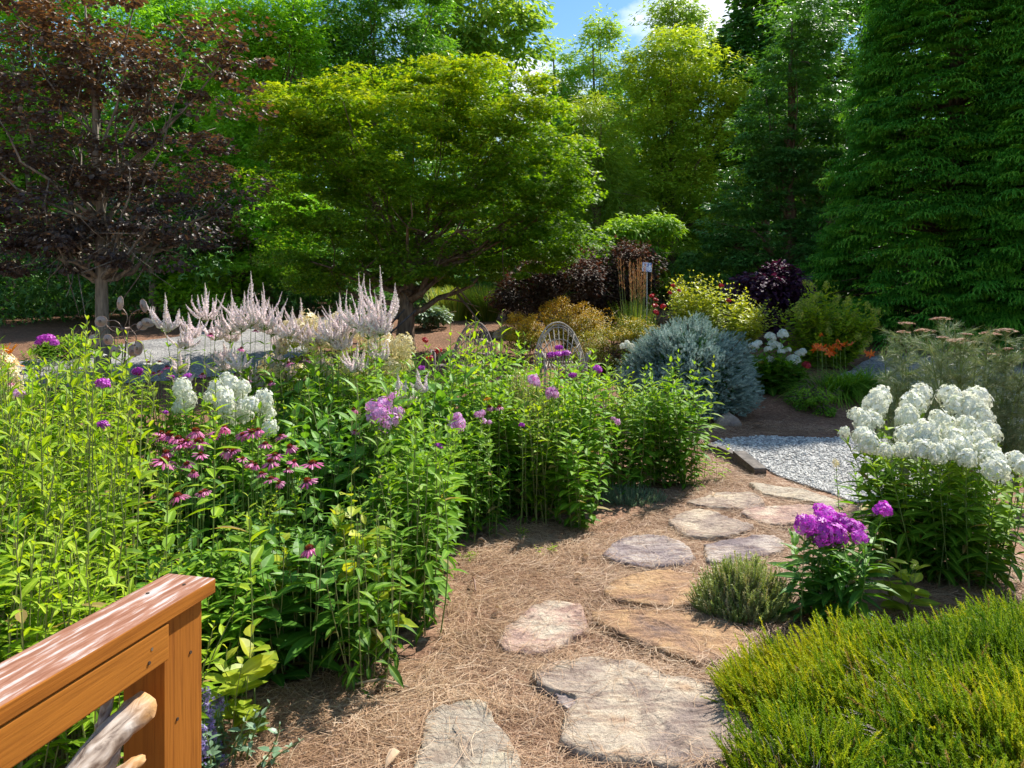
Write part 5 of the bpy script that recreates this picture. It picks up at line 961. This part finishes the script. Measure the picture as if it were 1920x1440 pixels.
# ------------------------------------------------------------------ wooden railing of the little bridge
def wood_material(name, grain_axis, base, dark, paint=None):
    m, nt, N = nodes(name); L = nt.links.new; t = N('ShaderNodeTexCoord'); mp = N('ShaderNodeMapping'); s = [26, 26, 26]; s[grain_axis] = 1.6; mp.inputs['Scale'].default_value = s
    n = N('ShaderNodeTexNoise'); n.inputs['Scale'].default_value = 2.2; n.inputs['Detail'].default_value = 7; n.inputs['Distortion'].default_value = .8
    s2 = [60, 60, 60]; s2[grain_axis] = 2.5; mp2 = N('ShaderNodeMapping'); mp2.inputs['Scale'].default_value = s2; n2 = N('ShaderNodeTexNoise'); n2.inputs['Scale'].default_value = 2; n2.inputs['Detail'].default_value = 5
    L(t.outputs['Object'], mp.inputs['Vector']); L(mp.outputs[0], n.inputs['Vector']); L(t.outputs['Object'], mp2.inputs['Vector']); L(mp2.outputs[0], n2.inputs['Vector'])
    r = ramp(N, [dark, base, tuple(min(1, c * 1.12) for c in base)], [.2, .5, .8]); L(n.outputs['Fac'], r.inputs['Fac'])
    r2 = ramp(N, [(.72, .68, .62), (1.05, 1.05, 1.05)], [.34, .50]); L(n2.outputs['Fac'], r2.inputs['Fac'])
    x = N('ShaderNodeMixRGB', blend_type='MULTIPLY'); x.inputs['Fac'].default_value = .7; L(r.outputs[0], x.inputs['Color1']); L(r2.outputs[0], x.inputs['Color2']); col = x.outputs[0]
    p = N('ShaderNodeBsdfPrincipled'); p.inputs['Roughness'].default_value = .72; p.inputs['Specular IOR Level'].default_value = .2
    if paint:
        mp3 = N('ShaderNodeMapping'); s3 = [26, 26, 26]; s3[grain_axis] = 2.6; mp3.inputs['Scale'].default_value = s3; n3 = N('ShaderNodeTexNoise'); n3.inputs['Scale'].default_value = 2.1; n3.inputs['Detail'].default_value = 9; n3.inputs['Roughness'].default_value = .66
        L(t.outputs['Object'], mp3.inputs['Vector']); L(mp3.outputs[0], n3.inputs['Vector'])
        g = N('ShaderNodeNewGeometry'); sp = N('ShaderNodeSeparateXYZ'); L(g.outputs['Normal'], sp.inputs[0]); gt = N('ShaderNodeMath', operation='GREATER_THAN'); gt.inputs[1].default_value = .7; L(sp.outputs['Z'], gt.inputs[0])
        topc = ramp(N, [(.24, .10, .055), (.34, .17, .11), (.38, .24, .19), (.50, .46, .43)], [.40, .515, .54, .62]); L(n3.outputs['Fac'], topc.inputs['Fac'])
        y = N('ShaderNodeMixRGB'); L(gt.outputs[0], y.inputs['Fac']); L(col, y.inputs['Color1'])
        y2 = N('ShaderNodeMixRGB', blend_type='MULTIPLY'); y2.inputs['Fac'].default_value = .5; L(topc.outputs[0], y2.inputs['Color1']); L(r2.outputs[0], y2.inputs['Color2']); L(y2.outputs[0], y.inputs['Color2']); col = y.outputs[0]
    L(col, p.inputs['Base Color']); b = N('ShaderNodeBump'); b.inputs['Strength'].default_value = .35; b.inputs['Distance'].default_value = .004; L(n2.outputs['Fac'], b.inputs['Height']); L(b.outputs[0], p.inputs['Normal'])
    o = N('ShaderNodeOutputMaterial'); L(p.outputs[0], o.inputs[0]); return m
def bev_box(name, mat, parent, sx, sy, sz, loc, bev=.004, rot=(0, 0, 0)):
    o = Acc().box((0, 0, 0), sx, sy, sz).obj(name, mat, parent, loc=loc); o.rotation_euler = rot
    md = o.modifiers.new('bevel', 'BEVEL'); md.width = bev; md.segments = 2; md.limit_method = 'ANGLE'; return o
def railing():
    ang = math.atan(.248); P = np.array([(405 - 960) / F * 2.0, 2.0])       # right far corner of the cap
    th = thing('wooden_railing', 'stained wooden railing with peeling top in the bottom left corner', 'railing', (P[0], P[1], 0), rotz=-ang)
    # local frame: +y runs away along the rail, -x is to the left
    WH = wood_material('stained_wood_rail', 1, (.34, .118, .013), (.27, .085, .009), paint=True); WS = wood_material('stained_wood_post', 2, (.32, .110, .012), (.24, .075, .008)); WR = wood_material('stained_wood_beam', 1, (.36, .130, .015), (.28, .092, .010))
    zc = .95; Lr = 2.6
    bev_box('cap_board', WH, th, .145, Lr, .038, (-.0725, -Lr / 2, zc - .019))
    bev_box('post', WS, th, .115, .14, zc - .040 + .1, (-.0785, -.10, (zc - .040) / 2 - .05), .005)
    bev_box('side_rail', WR, th, .038, Lr - .2, .088, (-.0225, -.176 - (Lr - .2) / 2, zc - .0415 - .044), .004)
    bev_box('lower_rail', WR, th, .038, Lr - .2, .088, (-.044, -.182 - (Lr - .2) / 2, .16), .004)
    bev_box('post', WS, th, .115, .14, zc - .040 + .1, (-.0785, -2.3, (zc - .040) / 2 - .05), .005)
    # nail head and knot
    k = plain('knot_wood', (.25, .09, .02), .5); Acc().tube([(-.005, -.235, zc - .078), (-.0025, -.235, zc - .078)], [.004, .004], 8).obj('nail', plain('nail_metal', (.35, .3, .25), .4, .8), th)
    for (x, y_, z_, ax) in [(-.0030, -.245, zc - .105, 0), (-.0205, -.075, zc - .16, 0), (-.0205, -.125, zc - .30, 0), (-.05, -.06, zc + .0005, 2), (-.10, -.13, zc + .0005, 2), (-.05, -.75, zc + .0005, 2), (-.10, -.80, zc + .0005, 2)]:
        e = np.array([.002, 0, 0]) if ax == 0 else np.array([0, 0, .0015])
        Acc().tube([np.array([x, y_, z_]) - e, np.array([x, y_, z_]) + e], .0042, 10).obj('screw', plain('screw_metal', (.10, .07, .05), .5, .6), th)
    # twisted laurel branches
    def brmat():
        m, nt, N = nodes('laurel_branch'); L = nt.links.new; t = N('ShaderNodeTexCoord'); mp = N('ShaderNodeMapping'); mp.inputs['Scale'].default_value = (40, 9, 22); mp.inputs['Rotation'].default_value = (.6, 0, 0)
        n = N('ShaderNodeTexNoise'); n.inputs['Scale'].default_value = 1.5; n.inputs['Detail'].default_value = 8; n.inputs['Distortion'].default_value = .7; q = N('ShaderNodeTexNoise'); q.inputs['Scale'].default_value = 7; q.inputs['Detail'].default_value = 4
        L(t.outputs['Object'], mp.inputs['Vector']); L(mp.outputs[0], n.inputs['Vector']); L(t.outputs['Object'], q.inputs['Vector'])
        r = ramp(N, [(.12, .075, .05), (.36, .28, .22), (.54, .47, .41)], [.34, .5, .66]); L(n.outputs['Fac'], r.inputs['Fac'])
        sx = N('ShaderNodeSeparateXYZ'); L(t.outputs['Object'], sx.inputs[0]); mr = N('ShaderNodeMapRange'); mr.inputs['From Min'].default_value = -.30; mr.inputs['From Max'].default_value = -.24; L(sx.outputs['Y'], mr.inputs['Value'])
        st = N('ShaderNodeMath', operation='MULTIPLY_ADD'); st.inputs[1].default_value = 3.5; st.inputs[2].default_value = -1.85; L(q.outputs['Fac'], st.inputs[0]); mx_ = N('ShaderNodeMath', operation='MAXIMUM'); L(mr.outputs[0], mx_.inputs[0]); L(st.outputs[0], mx_.inputs[1]); mx_.use_clamp = True
        y = N('ShaderNodeMixRGB'); y.inputs['Color2'].default_value = (.55, .27, .07, 1); m3 = N('ShaderNodeMath', operation='MULTIPLY'); m3.inputs[1].default_value = .75; L(mx_.outputs[0], m3.inputs[0]); L(m3.outputs[0], y.inputs['Fac']); L(r.outputs[0], y.inputs['Color1'])
        p = N('ShaderNodeBsdfPrincipled'); p.inputs['Roughness'].default_value = .6; b = N('ShaderNodeBump'); b.inputs['Strength'].default_value = .9; b.inputs['Distance'].default_value = .006; L(n.outputs['Fac'], b.inputs['Height']); L(b.outputs[0], p.inputs['Normal']); L(y.outputs[0], p.inputs['Base Color']); o = N('ShaderNodeOutputMaterial'); L(p.outputs[0], o.inputs[0]); return m
    BM = brmat(); rng = np.random.default_rng(77)
    def branch(pts, rad):
        pts = np.array(pts, float); t = np.linspace(0, len(pts) - 1, 26); i = np.clip(t.astype(int), 0, len(pts) - 2); u = (t - i)[:, None]
        g = np.pad(pts, ((1, 1), (0, 0)), mode='edge'); p0, p1, p2, p3 = g[i], g[i + 1], g[i + 2], g[i + 3]
        P_ = .5 * (2 * p1 + (p2 - p0) * u + (2 * p0 - 5 * p1 + 4 * p2 - p3) * u ** 2 + (3 * p1 - p0 - 3 * p2 + p3) * u ** 3)
        rr = np.interp(t, np.arange(len(rad)), rad) * (1 + rng.normal(0, .035, 26)); a = Acc(); a.tube(P_, rr, 14)
        V = a.V[0]; V += rng.normal(0, .0012, V.shape); a.obj('branch', BM, th, smooth=True)
    z = lambda q: zc - q
    branch([(-.03, -.225, z(.215)), (-.035, -.33, z(.232)), (-.035, -.46, z(.285)), (-.04, -.60, z(.40)), (-.05, -.78, z(.60)), (-.05, -.95, z(.85))], [.034, .033, .033, .036, .040, .042])
    branch([(-.055, -.30, z(.26)), (-.06, -.36, z(.36)), (-.065, -.44, z(.46)), (-.07, -.50, z(.62)), (-.06, -.60, z(.85))], [.024, .028, .030, .030, .032])
    branch([(-.045, -.215, z(.345)), (-.05, -.29, z(.35)), (-.06, -.345, z(.42)), (-.06, -.42, z(.54)), (-.05, -.62, z(.7)), (-.04, -.9, z(.82))], [.010, .020, .028, .030, .032, .030])
    branch([(-.075, -.24, z(.10)), (-.085, -.27, z(.17)), (-.08, -.31, z(.25))], [.009, .011, .012])
railing()

# ------------------------------------------------------------------ wind spinner
def spinner():
    D = 7.0; b = gd(222, D); th = thing('wind_spinner', 'copper wind spinner with oval discs on a pole before the beech', 'garden ornament', b)
    c = at(238, 616, D) - b; ST_ = plain('spinner_steel', (.16, .12, .10), .5, .6); CU = plain('weathered_copper', (.34, .27, .24), .5, .3, var=.35, scale=9)
    Acc().tube([(0, 0, -.1), (c[0] * .3, 0, c[2] * .5), (c[0] * .8, .02, c[2] - .1), (c[0], .03, c[2])], [.011, .010, .008, .007], 8).obj('pole', ST_, th, smooth=True)
    Acc().tube([c + [0, -.09, 0], c + [0, .05, 0]], [.014, .014], 10).obj('hub', ST_, th, smooth=True)
    rng = np.random.default_rng(3)
    for i, (px, py, rx, ry, tl) in enumerate([(232.5, 568, 8, 12.5, .1), (264, 573, 7, 12, -.35), (284, 604, 11, 8, .3), (262, 611, 10, 8.5, .0), (266, 652, 11, 13, .3), (245, 659, 10, 11.5, 0), (223, 657.5, 10, 12, 0), (197, 637.5, 12, 10, .2), (183, 638, 9, 12, 0), (181.5, 602.5, 11, 9, -.2), (197, 602, 12, 10, -.1)]):
        y0 = -.07 if i % 2 == 0 else .05; p = at(px, py, D) - b; p[1] = y0; hub = c + [0, y0, 0]; v = p - hub; perp = np.array([-v[2], 0, v[0]]) * .22; q = np.linspace(0, 1, 7)[:, None]
        Acc().tube(hub + v * q * .86 + perp * np.sin(q * math.pi) * (1 if i % 2 else -1), .0045, 6).obj('arm', ST_, th, smooth=True)
        RX, RZ = rx / F * D * 1.08, ry / F * D * 1.08; a = Acc(); k = 20; V = []; nr = 5
        for sgn, off in ((1, 0), (-1, .0025)):
            for r in np.linspace(0, 1, nr + 1)[1:]:
                for j in range(k): w = j / k * 6.283; V.append((r * math.cos(w), off + .016 * (r * r - 1), r * math.sin(w)))
        V = np.array(V) * [RX, 1, RZ]; c0, c1 = len(V), len(V) + 1; V = np.concatenate([V, [[0, -.016, 0], [0, -.0135, 0]]]); T = []
        for s_ in range(2):
            o = s_ * nr * k
            for j in range(k):
                j2 = (j + 1) % k; T.append((c0 + s_, o + j, o + j2) if s_ else (c0, o + j2, o + j))
                for r in range(nr - 1): A, B = o + r * k, o + (r + 1) * k; T += [(A + j, B + j, B + j2), (A + j, B + j2, A + j2)]
        for j in range(k): j2 = (j + 1) % k; A, B = (nr - 1) * k, (2 * nr - 1) * k; T += [(A + j, A + j2, B + j2), (A + j, B + j2, B + j)]
        ct, st = math.cos(tl), math.sin(tl); yw = rng.uniform(-.5, .5); Mx = np.array([[ct, 0, st], [0, 1, 0], [-st, 0, ct]]); cz, sz = math.cos(yw), math.sin(yw); Mz = np.array([[cz, -sz, 0], [sz, cz, 0], [0, 0, 1]])
        a.raw(V @ Mx.T @ Mz.T + p, T).obj('disc', CU, th, smooth=True)
spinner()
# ------------------------------------------------------------------ twig furniture
def chair(label, px, d, rot, mat, seed):
    b = gd(px, d); th = thing('twig_chair', label, 'chair', b, 'bentwood twig chairs', rot); rng = np.random.default_rng(seed)
    def arch(w, z0, z1, y0, lean, r, name='back_hoop', n=22):
        t = np.linspace(0, math.pi, n); P = np.stack([w * np.cos(t), y0 + lean * np.sin(t), z0 + (z1 - z0) * np.sin(t) ** .85], -1) + rng.normal(0, .003, (n, 3)); Acc().tube(P, r, 7).obj(name, mat, th, smooth=True)
    arch(.39, .10, 1.02, .18, .16, .013); arch(.365, .12, .985, .17, .15, .010); arch(.335, .14, .95, .16, .14, .009); arch(.30, .3, .78, .15, .10, .008)
    for i in range(9):
        u = (i - 4) / 4; P = [(u * .13, .13, .40), (u * .22, .20, .62), (u * .31, .16 + .16 * math.sqrt(1 - (u * .8) ** 2), .40 + .585 * math.sqrt(max(.08, 1 - (u * .84) ** 2)))]; Acc().tube(P, [.009, .008, .006], 6).obj('spindle', mat, th, smooth=True)
    for i in range(11):
        x = -.25 + i * .05; Acc().tube([(x * 1.15, -.34, .36), (x * 1.1, -.31, .43), (x, -.1, .43), (x * .8, .14, .40), (x * .7, .2, .46)], .010, 6).obj('seat_slat', mat, th, smooth=True)
    for sx in (-1, 1):
        Acc().tube([(sx * .30, -.28, -.03), (sx * .29, -.28, .3), (sx * .30, -.27, .62)], .017, 7).obj('leg', mat, th, smooth=True); Acc().tube([(sx * .27, .2, -.03), (sx * .27, .18, .3), (sx * .30, .17, .6)], .017, 7).obj('leg', mat, th, smooth=True)
        Acc().tube([(sx * .36, .2, .30), (sx * .40, -.05, .60), (sx * .34, -.3, .64), (sx * .28, -.36, .50)], .014, 7).obj('armrest', mat, th, smooth=True)
    for z, y in ((.37, -.28), (.2, -.28), (.37, .17)): Acc().tube([(-.3, y, z), (0, y - .01, z + .01), (.3, y, z)], .013, 6).obj('stretcher', mat, th, smooth=True)
chair('pale twig chair with a tall rounded back in front of the golden spirea', 1054, 11.0, .12, M['twig'], 5)
chair('darker twig chair half hidden by leaves left of the pale one', 868, 11.0, -.55, bark('shaded_twig', (.16, .12, .10), (.40, .32, .27), (20, 20, 20), .3), 6)  # shade on this chair's hoop is put into a darker twig colour
def stool():
    b = gd(934, 10.2); th = thing('twig_footstool', 'small twig footstool between the two twig chairs', 'footstool', b)
    for i in range(9): Acc().tube([(-.16 + i * .04, -.14, .42), (-.16 + i * .04, .14, .42)], .011, 6).obj('slat', M['twig'], th, smooth=True)
    for x in (-.15, .15):
        for y in (-.12, .12): Acc().tube([(x * 1.15, y * 1.15, -.02), (x, y, .41)], .014, 6).obj('leg', M['twig'], th, smooth=True)
stool()
# old wheel cultivator under the maple
def cultivator():
    D = 13.0; b = gd(690, D); b = b + np.array([0, 0, 0]); th = thing('wheel_cultivator', 'dark old wheel plough under the maple behind the mauve spires', 'garden ornament', b, rotz=.5); mt = plain('old_dark_wood', (.06, .05, .045), .8, var=.4)
    for y in (-.05, .05):
        t = np.linspace(0, 2 * math.pi, 33); Acc().tube(np.stack([.42 * np.cos(t), np.full(33, y), .43 + .42 * np.sin(t)], -1), .018, 6, cap=False).obj('wheel_rim', mt, th, smooth=True)
    for k in range(8): w = k * math.pi / 4; Acc().tube([(0, 0, .43), (.41 * math.cos(w), 0, .43 + .41 * math.sin(w))], .012, 6).obj('spoke', mt, th, smooth=True)
    Acc().tube([(0, -.1, .43), (0, .1, .43)], .04, 8).obj('hub', mt, th, smooth=True)
    for y in (-.09, .09): Acc().tube([(0, y, .43), (.35, y * 2, .62), (.75, y * 3, .98)], .016, 6).obj('handle', mt, th, smooth=True)
    Acc().tube([(.15, 0, .5), (.5, 0, .4), (.62, 0, .05)], [.02, .025, .02], 6).obj('tine', mt, th, smooth=True)
cultivator()
def sign():
    b = gd(1213, 14.0); top = at(1213, 501, 14.0)[2] - b[2]; th = thing('tile_sign', 'square blue and white patterned tile on a stake above the reed grass', 'garden sign', b); Acc().tube([(0, 0, -.05), (0, 0, top - .02)], .012, 8).obj('stake', plain('stake_metal', (.4, .4, .42), .5, .5), th)
    m, nt, N = nodes('blue_pattern_tile'); L = nt.links.new; t = N('ShaderNodeTexCoord'); n = N('ShaderNodeTexNoise'); n.inputs['Scale'].default_value = 26; n.inputs['Detail'].default_value = 2; n.inputs['Distortion'].default_value = 2; L(t.outputs['Object'], n.inputs['Vector'])
    r = ramp(N, [(.06, .09, .35), (.75, .78, .88)], [.47, .50]); L(n.outputs['Fac'], r.inputs['Fac']); p = N('ShaderNodeBsdfPrincipled'); p.inputs['Roughness'].default_value = .3; L(r.outputs[0], p.inputs['Base Color']); o = N('ShaderNodeOutputMaterial'); L(p.outputs[0], o.inputs[0])
    bev_box('tile', m, th, .175, .012, .17, (0, -.014, float(top)), .003, (R(-8), R(4), .1))
sign()
def rock(label, px, py, w, h, mat, seed):
    rng = np.random.default_rng(seed); b = np.array(gp(px, py)); W = w / F * b[1] / 2; u = fib(420); f = 1 + .16 * np.sin(u[:, 0] * 3.1 + seed) * np.cos(u[:, 1] * 4) + .06 * np.sin(u @ [7, 9, 5.] + 2) + rng.normal(0, .012, 420); V = u * [W, W * .7, h] * f[:, None]
    import bmesh
    bm = bmesh.new(); [bm.verts.new(tuple(v)) for v in V]; bmesh.ops.convex_hull(bm, input=bm.verts[:]); me = bpy.data.meshes.new('boulder'); bm.to_mesh(me); bm.free(); me.materials.append(ST[mat])
    o = bpy.data.objects.new('boulder', me); COL.objects.link(o); o.location = tuple(b); tag(o, label, 'rock', 'garden boulders')
rock('low tan boulder left of the small golden spirea', 945, 632, 46, .20, 'tan', 1); rock('mossy boulder at the right foot of the blue spruce', 1365, 796, 50, .12, 'tan', 2); rock('small rock edge under the darker twig chair', 905, 645, 30, .10, 'pink', 3)
# timber edging beside the gravel
def edging():
    P = [gp(*q) for q in [(1322, 842), (1350, 852), (1385, 868), (1425, 893)]]; WD = bark('dark_timber', (.05, .04, .035), (.20, .17, .15), (10, 10, 30), .5)
    for i, (a, b2, lb) in enumerate([(P[0], P[1], 'thin dark timber edging at the left tip of the gravel'), (P[1], P[2], 'middle length of dark timber edging along the gravel'), (P[2], P[3], 'thick split timber edging nearest the stepping stones')]):
        a, b2 = np.array(a), np.array(b2); c = (a + b2) / 2; Lg = np.linalg.norm(b2 - a) * 1.04; yw = math.atan2(b2[1] - a[1], b2[0] - a[0]); o = bev_box('timber_edging', WD, None, Lg, .07 + .05 * (i == 2), .11, (float(c[0]), float(c[1]), float(c[2] + .015 + .015 * i)), .012, (0, .03 * i, yw)); tag(o, lb, 'edging', 'dark timber edging pieces')
edging()
# dry leaves and twigs on the straw
def litter():
    rng = np.random.default_rng(55)
    for i, (px, py, lb) in enumerate([(895, 1025, 'white curled dry leaf near the bed corner'), (1105, 1058, 'pale dry leaf left of the oval purple stone'), (750, 1432, 'large bleached dry leaf at the bottom left of the cream stone'), (1075, 1092, 'brown dry leaf above the pinkish stone'), (940, 1160, 'small white leaf scrap left of the pinkish stone'), (1340, 935, 'brown leaf beside the long stained stone')]):
        b = np.array(gp(px, py)); a = Acc(); a.add(leaf_t(.5, 4, .5, .5, .5), [0, 0, .045], [math.cos(i * 2.1), math.sin(i * 2.1), .1], [.2, .1, 1], .06 + .02 * (i == 2), .9); tag(a.obj('dry_leaf', M['straw'], loc=tuple(b)), lb, 'dry leaf', 'dry leaves on the straw')
    for i, (p0, p1, lb) in enumerate([((662, 1300), (765, 1306), 'reddish fallen twig lying left of the largest stone'), ((886, 1096), (892, 1122), 'short dark twig standing in the open straw')]):
        a0, a1 = np.array(gp(*p0)), np.array(gp(*p1)); m_ = (a0 + a1) / 2 + [0, .01, .02]; tag(Acc().tube([(0, 0, .04), m_ - a0 + [0, 0, .04], a1 - a0 + [0, 0, .04]], [.005, .006, .004], 6).obj('twig', M['redstem' if i else 'drystem'], loc=tuple(a0)), lb, 'twig', 'fallen twigs')
litter()
# drop prototypes that never found a place, forget helper marks
for o in list(bpy.data.objects):
    if o.get('_used') is not None: del o['_used']
for fam in (V_LIME, V_PHLOX, V_DEEP, V_BROAD, V_DROOP):
    for p in fam:
        if not p.get('label'):
            for ch in list(p.children): bpy.data.objects.remove(ch)
            bpy.data.objects.remove(p)
